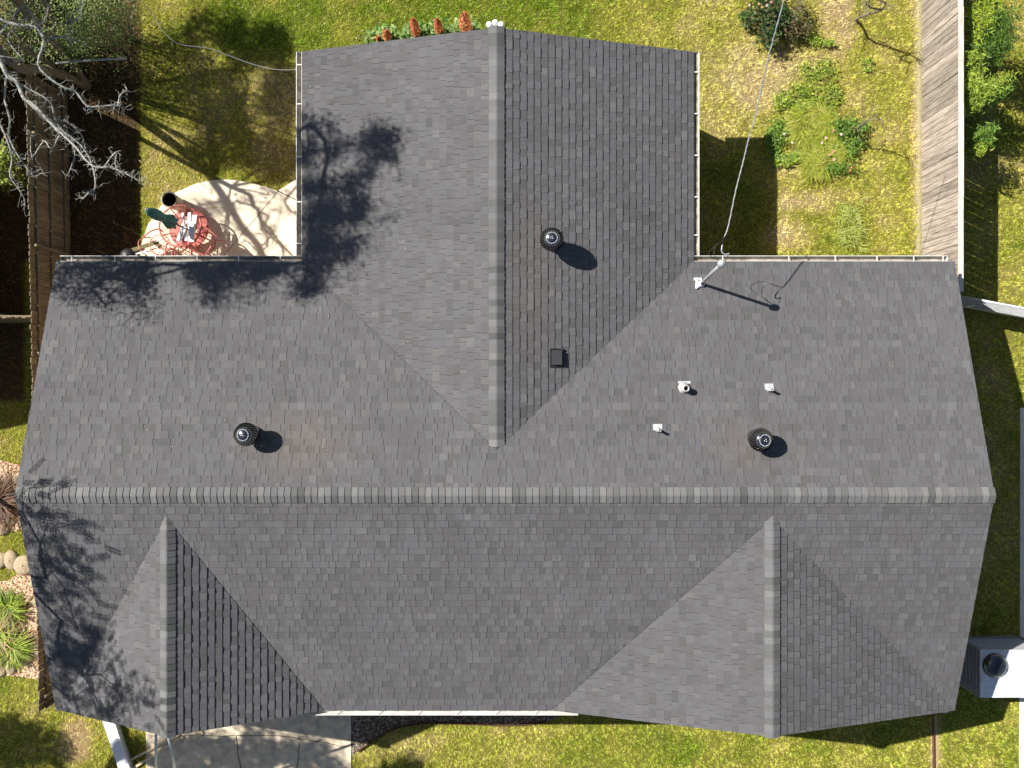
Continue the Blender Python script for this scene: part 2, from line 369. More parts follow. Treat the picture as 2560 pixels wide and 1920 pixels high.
def grass_area(name, x0, x1, y0, y1, per_m2, label, excl=()):
    n = int((x1 - x0) * (y1 - y0) * per_m2); x = x0 + rng.random(n) * (x1 - x0); y = y0 + rng.random(n) * (y1 - y0)
    # tufts: pull blades toward jittered centres
    px = 1280 + x * FPX / CAMZ; py = 960 - y * FPX / CAMZ
    g, d = zone(px, py)
    cl = fbm(x, y, .11, 77, 2)
    keep = rng.random(n) < d * np.clip(.25 + 1.5 * (cl - .25), .1, 1)
    for poly in list(excl) + [HOUSE]: keep &= ~pip(x, y, poly)
    keep &= ~((np.abs(px - 2338) < 7) & (py > 1795) & (rng.random(n) < .85))
    keep &= ~((np.abs(px - 2298) < 7) & (py < 700) & (rng.random(n) < .7))
    x, y, g, cl = x[keep], y[keep], g[keep], cl[keep]
    cc = vnoise(x, y, .045, 91); g = np.clip(g + (rng.random(len(g)) - .5) * .3 + (cl - .5) * .3 + (cc - .5) * .25, 0, 1)
    C = np.minimum(.92, cover(g) * ((.45 + .95 * cc) * (.75 + .5 * rng.random(len(g))))[:, None])
    deadb = rng.random(len(g)) < .03; C[deadb] = C_STRAW * (.8 + .4 * rng.random(deadb.sum()))[:, None]
    dz = ((px[keep] > 60) & (px[keep] < 352) & (py[keep] < 650)) | ((px[keep] < 66) & (py[keep] < 1005) & (py[keep] > 200)); C[dz] *= np.array([.42, .30, .30])  # blades in the same strips tinted darker, shade put into their colour
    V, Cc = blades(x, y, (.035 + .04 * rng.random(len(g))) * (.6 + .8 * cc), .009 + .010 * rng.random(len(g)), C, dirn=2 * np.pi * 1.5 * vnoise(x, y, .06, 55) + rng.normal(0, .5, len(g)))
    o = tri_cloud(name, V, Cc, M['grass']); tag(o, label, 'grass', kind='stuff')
EX = [PATIO, DRIVE, BED, BEDL1, BEDL2, PATHR]
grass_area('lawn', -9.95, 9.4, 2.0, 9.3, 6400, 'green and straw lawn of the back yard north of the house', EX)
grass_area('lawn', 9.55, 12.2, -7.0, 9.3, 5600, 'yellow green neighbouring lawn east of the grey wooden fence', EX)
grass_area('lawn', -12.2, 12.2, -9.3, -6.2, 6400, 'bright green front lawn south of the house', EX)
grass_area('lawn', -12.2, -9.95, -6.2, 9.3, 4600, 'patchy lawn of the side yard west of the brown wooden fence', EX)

# ------------------------------------------------------------------ paving and beds (sheets just above the ground)
def slab(name, poly, z, mat_, label, cat, z0=-.05):
    mb = MB(); n = len(poly); a = 0
    for i in range(n): a += poly[i][0] * poly[(i + 1) % n][1] - poly[(i + 1) % n][0] * poly[i][1]
    if a < 0: poly = poly[::-1]
    mb.face([(x, y, z) for x, y in poly])
    for i in range(n):
        (x1, y1), (x2, y2) = poly[i], poly[(i + 1) % n]; mb.face([(x1, y1, z0), (x2, y2, z0), (x2, y2, z), (x1, y1, z)])
    return tag(mb.build(name, mat_), label, cat, kind='structure')
slab('patio', PATIO, .05, M['concrete'], 'rounded pale concrete patio in the corner of the back yard', 'patio')
slab('driveway', DRIVE, .03, M['concrete2'], 'cracked concrete driveway in front of the garage gable', 'driveway')
slab('path', PATHR, .04, M['path'], 'pale concrete strip along the right edge beside the cabinet', 'path')
slab('gravel_bed', BED, .02, M['gravel'], 'dark gravel planting bed under the front gutter', 'planting bed')
slab('mulch_bed', BEDL1, .02, M['mulch'], 'brown mulch bed with a dead plant at the left edge', 'planting bed')
slab('mulch_bed', BEDL2, .02, M['mulch'], 'stone ringed mulch bed with two green clumps at the left edge', 'planting bed')
def ground_line(name, pts, w, z, mat_, label, cat):     # joints and cracks cut in the paving, thin dark fill
    mb = MB(); q = [P(a, b, 0) for a, b in pts]
    for i in range(len(q) - 1):
        d = (q[i + 1] - q[i]); s = Vector((-d.y, d.x, 0)).normalized() * w / 2
        mb.face([q[i] - s + Vector((0, 0, z)), q[i + 1] - s + Vector((0, 0, z)), q[i + 1] + s + Vector((0, 0, z)), q[i] + s + Vector((0, 0, z))])
    return tag(mb.build(name, mat_), label, cat, kind='structure')
def wig(a, b, n, j, seed):
    r = random.Random(seed); return [(a[0] + (b[0] - a[0]) * i / n + r.uniform(-j, j), a[1] + (b[1] - a[1]) * i / n + r.uniform(-j, j)) for i in range(n + 1)]
JD = mat('joint_dirt', (.06, .05, .035), .95)
ground_line('driveway_joint', wig((380, 1838), (700, 1838), 14, 1.5, 1) + wig((712, 1839), (870, 1866), 8, 2, 2), .014, .034, JD, 'dark wandering crack running across the driveway', 'crack')
ground_line('driveway_joint', wig((592, 1838), (602, 1925), 6, 1.5, 3), .018, .034, JD, 'dark joint near the middle of the driveway running to the street', 'crack')
ground_line('driveway_joint', wig((750, 1858), (742, 1925), 6, 2, 4), .016, .034, JD, 'dark crack in the right half of the driveway', 'crack')
ground_line('patio_joint', [(740, 500), (695, 478)], .02, .054, JD, 'dark joint between the round patio and the slab beside it', 'joint')
ground_line('patio_joint', wig((560, 640), (705, 470), 8, 1.5, 5), .010, .054, JD, 'thin crack running across the round patio', 'crack')

# pebbles of the gravel bed and mulch chips : nobody could count them
def pebbles(name, poly, n, size, cols, z, label):
    xs = [p[0] for p in poly]; ys = [p[1] for p in poly]
    x = min(xs) + rng.random(n) * (max(xs) - min(xs)); y = min(ys) + rng.random(n) * (max(ys) - min(ys)); k = pip(x, y, poly)
    x = x[k]; y = y[k]; m_ = len(x); s = size * (.5 + rng.random(m_)); th = rng.random(m_) * 6.28
    V = []; el = .55 + .45 * rng.random(m_)
    top = np.stack([x, y, z + s * .55], 1); ring = []
    for a in range(5):
        w = th + a * 2 * np.pi / 5; rr = s * (.8 + .3 * rng.random(m_)); ring.append(np.stack([x + np.cos(w) * rr, y + np.sin(w) * rr * el, np.full(m_, z)], 1))
    for a in range(5): V += [np.stack([top, ring[a], ring[(a + 1) % 5]], 1)]
    V = np.concatenate(V, 1).reshape(-1, 3)
    c = np.array(cols)[rng.integers(0, len(cols), m_)] * (.7 + .6 * rng.random(m_))[:, None]
    C = np.repeat(c, 15, 0)
    tag(tri_cloud(name, V, C, M['grass']), label, 'gravel', kind='stuff')
pebbles('gravel', BED, 9000, .022, [(.40, .34, .25), (.25, .20, .15), (.50, .45, .36), (.13, .10, .08)], .02, 'small mixed stones of the gravel bed under the front gutter')
pebbles('mulch', BEDL1, 3500, .022, [(.34, .19, .10), (.20, .11, .06), (.50, .33, .2), (.45, .2, .1)], .02, 'brown wood chips of the bed with the dead plant')
pebbles('mulch', BEDL2, 4500, .022, [(.38, .23, .13), (.22, .13, .07), (.55, .38, .24), (.5, .24, .12)], .02, 'brown wood chips of the stone ringed bed')
# fallen leaves on the lawns
def litter(n, cols, label, x0, x1, y0, y1, size=.02):
    x = x0 + rng.random(n) * (x1 - x0); y = y0 + rng.random(n) * (y1 - y0); k = ~pip(x, y, HOUSE); x = x[k]; y = y[k]; m_ = len(x)
    th = rng.random(m_) * 6.28; s = size * (.6 + .8 * rng.random(m_)); V = []
    for (dx, dy) in ((-1, 0), (0, .5), (1, 0), (0, -.5)):
        V.append(np.stack([x + (np.cos(th) * dx - np.sin(th) * dy) * s, y + (np.sin(th) * dx + np.cos(th) * dy) * s, .06 + .02 * rng.random(m_)], 1))
    V = np.stack(V, 1).reshape(-1, 3); c = np.array(cols)[rng.integers(0, len(cols), m_)]
    tag(tri_cloud('leaf_litter', V, np.repeat(c, 4, 0), M['leaf'], 4), label, 'fallen leaves', kind='stuff')
litter(450, [(.45, .22, .08), (.35, .16, .07), (.6, .45, .25)], 'scattered brown fallen leaves on the grass west of the house', -12.2, -8.8, -9.3, -.5)
litter(220, [(.45, .22, .08), (.5, .3, .12), (.7, .6, .4)], 'scattered fallen leaves on the shaded grass east of the house', 9.0, 12.2, -6, 3)
litter(90, [(.6, .5, .25), (.4, .25, .1), (.7, .62, .4)], 'scattered dry leaves on the back lawn', -9, 9, 2.8, 9)

# ------------------------------------------------------------------ the house
RE, EZ, MRZ = .3338, 2.5, 4.03
XL, XR, YN, YR, YS = -9.3, 9.03, 2.497, -2.08, -6.66
WXL, WXR, WXM, WYN, WZ, WYJ = -4.284, 3.70, -.294, 6.78, 3.75, -1.255
GL = (-9.2, -6.52, -3.835); GZ = 3.875; GYJ = -2.54; GR = (.8, 4.92, 9.03)
house = empty('house', (0, 0, 0)); tag(house, 'single storey house with dark grey shingled gable roofs and cream gutters', 'house')

def clip_poly(poly, clip):
    """Sutherland-Hodgman, clip convex and counter-clockwise"""
    out = poly
    for i in range(len(clip)):
        ax, ay = clip[i]; bx, by = clip[(i + 1) % len(clip)]
        inp = out; out = []
        if not inp: return []
        def side(p): return (bx - ax) * (p[1] - ay) - (by - ay) * (p[0] - ax)
        for k in range(len(inp)):
            c = inp[k]; pr = inp[k - 1]; sc, sp = side(c), side(pr)
            if sc >= -1e-9:
                if sp < -1e-9: t = sp / (sp - sc); out.append((pr[0] + (c[0] - pr[0]) * t, pr[1] + (c[1] - pr[1]) * t))
                out.append(c)
            elif sp >= -1e-9:
                t = sp / (sp - sc); out.append((pr[0] + (c[0] - pr[0]) * t, pr[1] + (c[1] - pr[1]) * t))
    return out
def area(p):
    return .5 * sum(p[i][0] * p[(i + 1) % len(p)][1] - p[(i + 1) % len(p)][0] * p[i][1] for i in range(len(p)))

roof = MB()
EXPO = .1435
def slope(O, u, v, pieces, seed, bulk=1.0, deck=None):
    r = random.Random(seed)
    O = Vector(O); u = Vector(u).normalized(); v = Vector(v).normalized(); n = u.cross(v)
    if n.z < 0: n = -n
    cl = []
    for pc in pieces:
        q = [((Vector(p) - O).dot(u), (Vector(p) - O).dot(v)) for p in pc]
        if area(q) < 0: q = q[::-1]
        cl.append(q)
    for pc in (deck or pieces):
        q = [((Vector(p) - O).dot(u), (Vector(p) - O).dot(v)) for p in pc]
        if area(q) < 0: q = q[::-1]
        roof.face([O + u * a + v * b - n * .004 for a, b in (q if n.dot(u.cross(v)) > 0 else q[::-1])], 1)
    us = [p[0] for q in cl for p in q]; vs = [p[1] for q in cl for p in q]; u0, u1, vmax = min(us), max(us), max(vs)
    nc = int(vmax / EXPO) + 1
    for c in range(nc):
        v0 = c * EXPO + r.uniform(-.002, .002) - (.02 if c == 0 else 0); v1 = (c + 1) * EXPO + .004
        uu = u0 - r.uniform(0, .3); thick = r.random() < .5; base = r.gauss(.5, .035); run = 0
        while uu < u1:
            w = r.choice((.09, .11, .13, .15, .17, .2)); thick = not thick if r.random() < .8 else thick
            tone = max(0, min(1, base + r.gauss(0, .12) + (-.09 if not thick else .04)))
            if r.random() < .03: tone = min(1, tone + .3)
            lift = ((.0135 if thick else .0085) + r.uniform(-.001, .002)) * bulk
            dv = 0 if thick else .0
            gp = (.007 if bulk < 1.2 else .003) if thick else .002; sk = r.uniform(-.002, .002); rect = [(uu, v0 + dv + sk), (uu + w - gp, v0 + dv - sk), (uu + w - gp, v1), (uu, v1)]; uu += w
            for q in cl:
                pg = clip_poly(rect, q)
                if len(pg) < 3 or area(pg) < 1e-5: continue
                tp = [O + u * a + v * b + n * (lift + (.0015 - lift) * max(0, min(1, (b - v0) / EXPO))) for a, b in pg]
                bt = [O + u * a + v * b - n * .002 for a, b in pg]
                if u.cross(v).dot(n) < 0: tp = tp[::-1]; bt = bt[::-1]
                roof.face(tp, 0, tone)
                k = len(tp)
                for i in range(k): roof.face([bt[i], bt[(i + 1) % k], tp[(i + 1) % k], tp[i]], 1, 0.0)
cs = lambda p: (1 / math.sqrt(1 + p * p), p / math.sqrt(1 + p * p))
c1, s1 = cs(RE)
DA = [[(XL, YN, EZ), (WXL, YN, EZ), (WXM, WYJ, WZ), (WXM, YR, MRZ), (XL, YR, MRZ)],
    [(WXR, YN, EZ), (XR, YN, EZ), (XR, YR, MRZ), (WXM, YR, MRZ), (WXM, WYJ, WZ)]]
g_ = .012      # cut valley: this slope's shingles stop short of the valley line
SA = [[(XL, YN, EZ), (WXL - g_, YN, EZ), (WXM - g_, WYJ, WZ), (WXM, WYJ - 1.8 * g_, WZ), (WXM, YR, MRZ), (XL, YR, MRZ)], DA[1]]
slope((XL, YN, EZ), (1, 0, 0), (0, -c1, s1), SA, 1, 1.0, DA)
DD = [
    [(XL, YS, EZ), (GL[0], YS, EZ), (GL[1], GYJ, GZ), (GL[1], YR, MRZ), (XL, YR, MRZ)],
    [(GL[2], YS, EZ), (GR[0], YS, EZ), (GR[1], GYJ, GZ), (GR[1], YR, MRZ), (GL[1], YR, MRZ), (GL[1], GYJ, GZ)],
    [(GR[2], YS, EZ), (XR, YS, EZ), (XR, YR, MRZ), (GR[1], YR, MRZ), (GR[1], GYJ, GZ)]]
SD = [DD[0], [(GL[2] + .02, YS, EZ), (GR[0] - g_, YS, EZ), (GR[1] - g_, GYJ, GZ), (GR[1], GYJ + 1.8 * g_, GZ), (GR[1], YR, MRZ), (GL[1], YR, MRZ), (GL[1], GYJ + .06, GZ), (GL[1] + .02, GYJ, GZ)], DD[2]]
slope((XL, YS, EZ), (1, 0, 0), (0, c1, s1), SD, 2, 1.0, DD)
cw, sw = cs((WZ - EZ) / (WXR - WXM))
slope((WXL, WYN, EZ), (0, 1, 0), (cw, 0, sw), [[(WXL, YN, EZ), (WXL, WYN, EZ), (WXM, WYN, WZ), (WXM, WYJ, WZ)]], 3)
slope((WXR, WYN, EZ), (0, 1, 0), (-cw, 0, sw), [[(WXR, YN, EZ), (WXR, WYN, EZ), (WXM, WYN, WZ), (WXM, WYJ, WZ)]], 4, 1.3)
for gi, (a, b_, c_) in enumerate((GL, GR)):
    cg, sg = cs((GZ - EZ) / (b_ - a)); slope((a, YS, EZ), (0, 1, 0), (cg, 0, sg), [[(a, YS, EZ), (b_, YS, GZ), (b_, GYJ, GZ)]], 5 + gi)
    cg, sg = cs((GZ - EZ) / (c_ - b_)); slope((c_, YS, EZ), (0, 1, 0), (-cg, 0, sg), [[(c_, YS, EZ), (b_, YS, GZ), (b_, GYJ, GZ)]], 8 + gi, 1.35 - .3 * gi)
# underside of the deck (soffit side), well below the shingles
def under(pts, dz=.12): roof.face([(x, y, z - dz) for x, y, z in pts], 1)
roof_o = roof.build('roof', [M['shingle'], M['deck']], house, attr=True)

def roofz(x, y):
    z = EZ + RE * (YN - y) if y > YR else EZ + RE * (y - YS)
    zs = [z]
    if WXL <= x <= WXR and y > WYJ - .01:
        zw = WZ - (WZ - EZ) / (WXR - WXM) * abs(x - WXM); zs = [zw] if y > YN else [max(z, zw)]
    for (a, b_, c_) in (GL, GR):
        if a <= x <= c_ and y < GYJ: zs.append(GZ - (GZ - EZ) * abs(x - b_) / ((b_ - a) if x < b_ else (c_ - b_)))
    return max(zs)

def ridge_cap(a, b, sl, seed, up=False):
    """caps lapped along a ridge from a to b; sl = the two slopes' pitches either side (left of travel, right)"""
    r = random.Random(seed); a = Vector(a); b = Vector(b); d = (b - a).normalized(); L = (b - a).length
    side = Vector((-d.y, d.x, 0)); mb = MB(); n = int(L / .125); step = L / n
    hw = .148
    def prof(lift, s):
        pts = []
        for w in (-1, -.62, -.3, -.1, .1, .3, .62, 1):
            x = w * hw; p = sl[0] if w < 0 else sl[1]
            drop = (p * 1.25) * max(abs(x) - .012, 0)
            pts.append(a + d * s - side * x + Vector((0, 0, lift - drop + .004)))
        return pts
    for i in range(n):
        tone = max(0, min(1, r.gauss(.45, .2))); s0 = i * step; s1_ = (i + 1) * step + .012
        jit = Vector((side.x, side.y, 0)) * r.uniform(-.004, .004)
        f = [p + jit for p in prof(.036, s1_)]; g = [p + jit for p in prof(.022, s0)]
        base = [p - Vector((0, 0, .034)) for p in f]; bg = [p - Vector((0, 0, .034)) for p in g]
        for k in range(7):
            mb.mesh([g[k], g[k + 1], f[k + 1], f[k]], [(0, 1, 2, 3)], 0, tone)
            mb.mesh([f[k], f[k + 1], base[k + 1], base[k]], [(0, 1, 2, 3)], 0, 0)
        mb.mesh([g[0], f[0], base[0], bg[0]], [(0, 1, 2, 3)], 0, 0); mb.mesh([f[7], g[7], bg[7], base[7]], [(0, 1, 2, 3)], 0, 0)
        if i == 0: mb.mesh(g + bg, [tuple(range(8)) + tuple(range(15, 7, -1))], 0, 0)
    return sub(roof_o, 'ridge_cap', mb, M['cap'], attr=True)
pw_ = (WZ - EZ) / (WXR - WXM)
ridge_cap((XL, YR, MRZ), (XR, YR, MRZ), (RE, RE), 1)
ridge_cap((WXM, WYJ + .06, WZ), (WXM, WYN + .01, WZ), (pw_, pw_), 2)
ridge_cap((GL[1], GYJ + .04, GZ), (GL[1], YS - .01, GZ), (.51, .51), 3)
ridge_cap((GR[1], GYJ + .04, GZ), (GR[1], YS - .01, GZ), (.335, .335), 4)

# walls and gable ends, 0.4 m inside the eaves
w = MB(); T = .12
def wallpoly(pts):      # vertical wall panel given as polygon, thickened outward by nothing: closed volume not needed under the roof
    w.face(pts)
Hh = 2.42
poly = HOUSE
for i in range(len(poly)):
    (x1, y1), (x2, y2) = poly[i], poly[(i + 1) % len(poly)]; w.face([(x1, y1, 0), (x2, y2, 0), (x2, y2, Hh), (x1, y1, Hh)])
w.face([(x, y, Hh) for x, y in poly])
w.face([(-3.9, 6.4, Hh), (3.3, 6.4, Hh), (WXM, 6.4, WZ - .16)])
for (a, b_, c_) in (GL, GR): w.face([(a + .35, -6.3, Hh), (c_ - .35, -6.3, Hh), (b_, -6.3, GZ - .2)])
w.face([(-8.9, 2.1, Hh), (-8.9, -6.3, Hh), (-8.9, YR, MRZ - .16)]); w.face([(8.65, 2.1, Hh), (8.65, -6.3, Hh), (8.65, YR, MRZ - .16)])
w.build('wall', M['brick'], house)
# fascia / rake boards
f = MB()
def board(a, b, h=.15, t=.022, off=.012):
    a = Vector(a); b = Vector(b); d = (b - a).normalized(); f.bar(a - Vector((0, 0, off + h / 2)), b - Vector((0, 0, off + h / 2)), t, h, up=(0, 0, 1))
ins = .02
board((XL + ins, YN - ins, EZ), (WXL + ins, YN - ins, EZ)); board((WXR - ins, YN - ins, EZ), (XR - ins, YN - ins, EZ)); board((WXL + ins, YN, EZ), (WXL + ins, WYN - ins, EZ)); board((WXR - ins, YN, EZ), (WXR - ins, WYN - ins, EZ))
board((XL + ins, YN - ins, EZ), (XL + ins, YR, MRZ)); board((XL + ins, YS + ins, EZ), (XL + ins, YR, MRZ)); board((XR - ins, YN - ins, EZ), (XR - ins, YR, MRZ)); board((XR - ins, YS + ins, EZ), (XR - ins, YR, MRZ))
board((WXL + ins, WYN - ins, EZ), (WXM, WYN - ins, WZ)); board((WXR - ins, WYN - ins, EZ), (WXM, WYN - ins, WZ))
for (a, b_, c_) in (GL, GR): board((a + ins, YS + ins, EZ), (b_, YS + ins, GZ)); board((c_ - ins, YS + ins, EZ), (b_, YS + ins, GZ))
board((GL[2], YS + ins, EZ), (GR[0], YS + ins, EZ))
f.box(WXR - .86, WXR - .03, WYN - .40, WYN - .06, 2.24, 2.36); f.box(WXL + .03, WXL + .7, WYN - .40, WYN - .06, 2.24, 2.36)
f.box(XR - .42, XR - .06, YS - .10, YS + .3, 2.24, 2.36)
# soffit under the eaves
for (x0, x1, y0, y1) in ((XL + .05, WXL, 2.1, YN - .05), (WXR, XR - .05, 2.1, YN - .05), (WXL + .05, -3.9, 2.5, WYN - .1), (3.3, WXR - .05, 2.5, WYN - .1), (GL[2], GR[0], YS + .05, -6.3)):
    f.box(x0, x1, y0, y1, 2.36, 2.38)
f.build('fascia', M['cream'], house)

def gutter(a, b, out, hang, width=.112, inside='gutter_in'):
    """K-style gutter from a to b hung on the eave; out = unit vector away from the roof; hang = distances of hangers"""
    a = Vector(a); b = Vector(b); out = Vector(out); d = (b - a).normalized(); L = (b - a).length
    mb = MB(); z = Vector((0, 0, 1))
    prof = [(-.002, -.012), (-.002, -.115), (.060, -.120), (.078, -.075), (width, -.03), (width, -.012), (width - .012, -.012), (width - .014, -.03), (.068, -.075), (.055, -.108), (.006, -.104), (.006, -.012)]
    vs = [a + out * (o + .012) + z * h for o, h in prof] + [b + out * (o + .012) + z * h for o, h in prof]; n = len(prof)
    for i in range(n):
        j = (i + 1) % n; mb.mesh([vs[i], vs[j], vs[n + j], vs[n + i]], [(0, 1, 2, 3)], 1 if 6 < i < 10 else 0)
    for e, p in ((0, a), (n, b)):    # end plates
        s = d * (.003 if e == 0 else -.003)
        mb.mesh([p + s + out * (o + .012) + z * h for o, h in [(-.002, -.012), (-.002, -.115), (.060, -.120), (.078, -.075), (width, -.03), (width, -.012)]], [(0, 1, 2, 3, 4, 5)], 0)
    g = mb.build('gutter', [M['cream'], M[inside]], house)
    for s in hang:
        h = MB(); c = a + d * s - z * .012; h.bar(c + out * .0, c + out * (width + .004), .022, .006); h.bar(c + out * .004, c + out * .004 - z * .04, .022, .004, up=d)
        sub(g, 'hanger', h, M['cream'])
    return g
gutter((WXL, 2.62, EZ), (WXL, WYN, EZ), (-1, 0, 0), [.25, 1.1, 2.02, 3.1, 3.9])
gutter((WXR, 2.62, EZ), (WXR, WYN, EZ), (1, 0, 0), [.42, 1.2, 2.05, 2.9, 3.75])
gutter((XL + .07, YN, EZ), (WXL + .0, YN, EZ), (0, 1, 0), [.24, 1.12, 1.95, 2.8, 3.65, 4.5])
gutter((WXR, YN, EZ), (XR - .13, YN, EZ), (0, 1, 0), [.6, 1.95, 2.9, 3.75, 4.5, 5.1])
gutter((GL[2] - .45, YS, EZ - .0), (GR[0] + .55, YS, EZ), (0, -1, 0), [.7, 1.55, 2.35, 3.15, 3.95, 4.75], .092, 'cream')

# ---- things let into the roof
def up_at(px, py, dz):
    x = y = 0; z = 3.5
    for _ in range(12):
        p = P(px, py, z); z = roofz(p.x, p.y) + dz
    return P(px, py, z)
def turbine(px, py, seed, tilt=(0, 0)):
    top = up_at(px, py, .56); x, y, rz = top.x, top.y, roofz(top.x, top.y)
    b_ = MB(); e = .01; sx = (roofz(x + e, y) - roofz(x - e, y)) / (2 * e); sy = (roofz(x, y + e) - roofz(x, y - e)) / (2 * e)
    nrm = Vector((-sx, -sy, 1)).normalized(); ux = Vector((1, 0, sx)).normalized(); uy = nrm.cross(ux)
    c = Vector((x, y, rz))
    b_.lathe(c, [(.165, -.05), (.158, .06), (.15, .12), (.15, .24)], 28)
    base = b_.build('turbine_vent', M['black'], house)
    h = MB(); nf = 24; hc = Vector((x, y, rz + .40)); ax = Vector((tilt[0], tilt[1], 1)).normalized()
    a = ax.orthogonal().normalized(); bb = ax.cross(a); H = .15
    h.lathe(hc, [(.15, -H), (.165, -H * .9), (.165, -H * .5)], 28, ax=ax)
    for k in range(nf):     # curved blades, each leading edge standing proud of the one before
        w0 = 2 * math.pi * k / nf; vs = []; fs = []; m_ = 8
        for i in range(m_ + 1):
            t = i / m_; hh = -H * .85 + t * (H * 1.75); rr = .145 + .072 * math.sin(math.pi * (t * .9 + .06)) ** .8; tw = .55 * t
            for (dw, dr) in ((0, .012), (.17, .004), (.33, -.018)):
                ww = w0 + dw + tw; vs.append(hc + (a * math.cos(ww) + bb * math.sin(ww)) * (rr + dr) + ax * hh)
        for i in range(m_):
            for j in range(2): fs.append((i * 3 + j, i * 3 + j + 1, (i + 1) * 3 + j + 1, (i + 1) * 3 + j))
        h.mesh(vs, fs, 0, .5, True)
    head = sub(base, 'turbine_head', h, M['black'])
    cdm = MB(); tc_ = hc + ax * (H * .86)
    cdm.lathe(tc_, [(.165, -.012), (.160, .012), (.137, .034), (.115, .050), (.09, .063), (.06, .074), (.03, .080), (.001, .082)], 32, ax=ax)
    for k in range(24):
        w0 = 2 * math.pi * k / 24; cdm.ball(tc_ + (a * math.cos(w0) + bb * math.sin(w0)) * .104 + ax * .057, .0075, 7, m=1, sz=.6)
    for k in range(3):
        w0 = 2 * math.pi * k / 3 + .6; cdm.ball(tc_ + (a * math.cos(w0) + bb * math.sin(w0)) * .022 + ax * .081, .009, 7, m=1, sz=.6)
    sub(base, 'dome', cdm, [M['black'], M['rivet']])
turbine(1380, 595, 1, (-.02, .0)); turbine(609, 1088, 2, (-.05, .02)); turbine(1908, 1100, 3, (.16, -.03))

def plate(mb, x0, x1, y0, y1, lift=.018, th=.003, m=0):
    c = [(x0, y0), (x1, y0), (x1, y1), (x0, y1)]; vs = [(x, y, roofz(x, y) + lift + dz) for dz in (0, th) for x, y in c]
    mb.mesh(vs, [(3, 2, 1, 0), (4, 5, 6, 7), (0, 1, 5, 4), (1, 2, 6, 5), (2, 3, 7, 6), (3, 0, 4, 7)], m)
def vent_pipe(px, py, r, h, pl):
    top = up_at(px, py, h); x, y = top.x, top.y; z = roofz(x, y); mb = MB()
    q = [up_at(a, b, .02) for a, b in pl]; plate(mb, q[0].x, q[1].x, q[1].y, q[0].y)
    o = mb.build('pipe_flashing', M['flash'], house)
    p = MB(); p.lathe((x, y, z - .03), [(r * 1.9, .02), (r * 1.5, .09), (r * 1.12, .13), (r * 1.08, .14), (r, .142), (r, h + .03), (r * .72, h + .03), (r * .70, h - .08)], 20)
    p.lathe((x, y, z), [(r * .70, h - .08), (.0005, h - .08)], 20, m=1)
    sub(o, 'vent_pipe', p, [M['pvc'], M['hole']])
vent_pipe(1716, 971, .064, .24, [(1695, 953), (1727, 959)])
vent_pipe(1931, 974, .028, .24, [(1911, 959), (1935, 974)])
vent_pipe(1650, 1076, .028, .24, [(1632, 1060), (1656, 1076)])
# low box vent with a sloping hood on the wing
bv = MB(); c = up_at(1392, 894, .05); x, y = c.x, c.y
plate(bv, x - .13, x + .13, y - .20, y + .18, .016)
vs = []
for (dx, dz) in ((-.10, .035), (.10, .115)):
    for dy in (-.14, .14): vs.append((x + dx, y + dy, roofz(x + dx, y) + dz))
for dx in (-.10, .10):
    for dy in (-.14, .14): vs.append((x + dx, y + dy, roofz(x + dx, y) + .01))
bv.mesh(vs, [(0, 2, 3, 1), (0, 4, 6, 2), (1, 3, 7, 5), (2, 6, 7, 3), (0, 1, 5, 4)])
bv.box(x + .10, x + .125, y + .14, y + .18, roofz(x + .1, y) + .02, roofz(x + .1, y) + .06)
bv.build('box_vent', M['blackmatte'], house)
# blown leaves and grit caught on the shingles
V = []; Cc = []
for _ in range(170):
    x = rng.uniform(-9.1, 8.9); y = rng.uniform(-6.5, 2.3) if rng.random() < .7 else rng.uniform(2.3, 6.6)
    if y > 2.3 and not (WXL + .1 < x < WXR - .1): continue
    z = roofz(x, y) + .022; sz = rng.uniform(.006, .022); th = rng.uniform(0, 6.3); a_, b2 = math.cos(th) * sz, math.sin(th) * sz
    zz = lambda dx, dy: roofz(x + dx, y + dy) + .022
    V += [(x - a_, y - b2, zz(-a_, -b2)), (x - b2 * .4, y + a_ * .4, zz(-b2 * .4, a_ * .4)), (x + a_, y + b2, zz(a_, b2)), (x + b2 * .4, y - a_ * .4, zz(b2 * .4, -a_ * .4))]
    c_ = [(.45, .42, .36), (.30, .22, .12), (.5, .47, .42), (.08, .06, .05)][int(rng.integers(0, 4))]; Cc += [c_] * 4
ROOFBITS = (np.array(V), np.array(Cc))
# floodlight on the north gable
fl = MB(); c = P(1238, 60, 3.55)
fl.box(c.x - .05, c.x + .05, WYN - .01, WYN + .05, 3.45, 3.6)
for dx, dy in ((-.115, .13), (0, .17), (.115, .13)):
    fl.ball((c.x + dx, WYN + dy, 3.56), .062, 14, sz=.9); fl.tube([(c.x, WYN + .03, 3.54), (c.x + dx, WYN + dy, 3.55)], .02, 8)
fl.build('floodlight', M['white'], house)
# service mast
mb_ = Vector((3.82, 2.02, 2.67)); mt = Vector((3.85, 2.21, 4.33))
ms = MB(); ms.tube([mb_ - Vector((0, 0, .1)), mt], .033, 14)
mast = ms.build('service_mast', M['mast'], house)
wh = MB(); wh.lathe(mt, [(.001, -.07), (.05, -.07), (.075, -.02), (.078, .02), (.06, .06), (.03, .085), (.001, .09)], 18, ax=(.15, .55, .8)); sub(mast, 'weatherhead', wh, M['mast'])
bt = MB(); bt.lathe(mb_, [(.085, -.01), (.06, .05), (.045, .10), (.036, .11)], 18); plate(bt, mb_.x - .14, mb_.x + .02, mb_.y + .08, mb_.y + .13)
bt.ball((mb_.x - .07, mb_.y - .04, mb_.z + .04), .05, 12, sz=.9); bt.tube([(mb_.x - .1, mb_.y - .1, mb_.z + .06), (mb_.x - .08, mb_.y + .12, mb_.z + .04)], .028, 8)
sub(mast, 'boot', bt, M['white'])

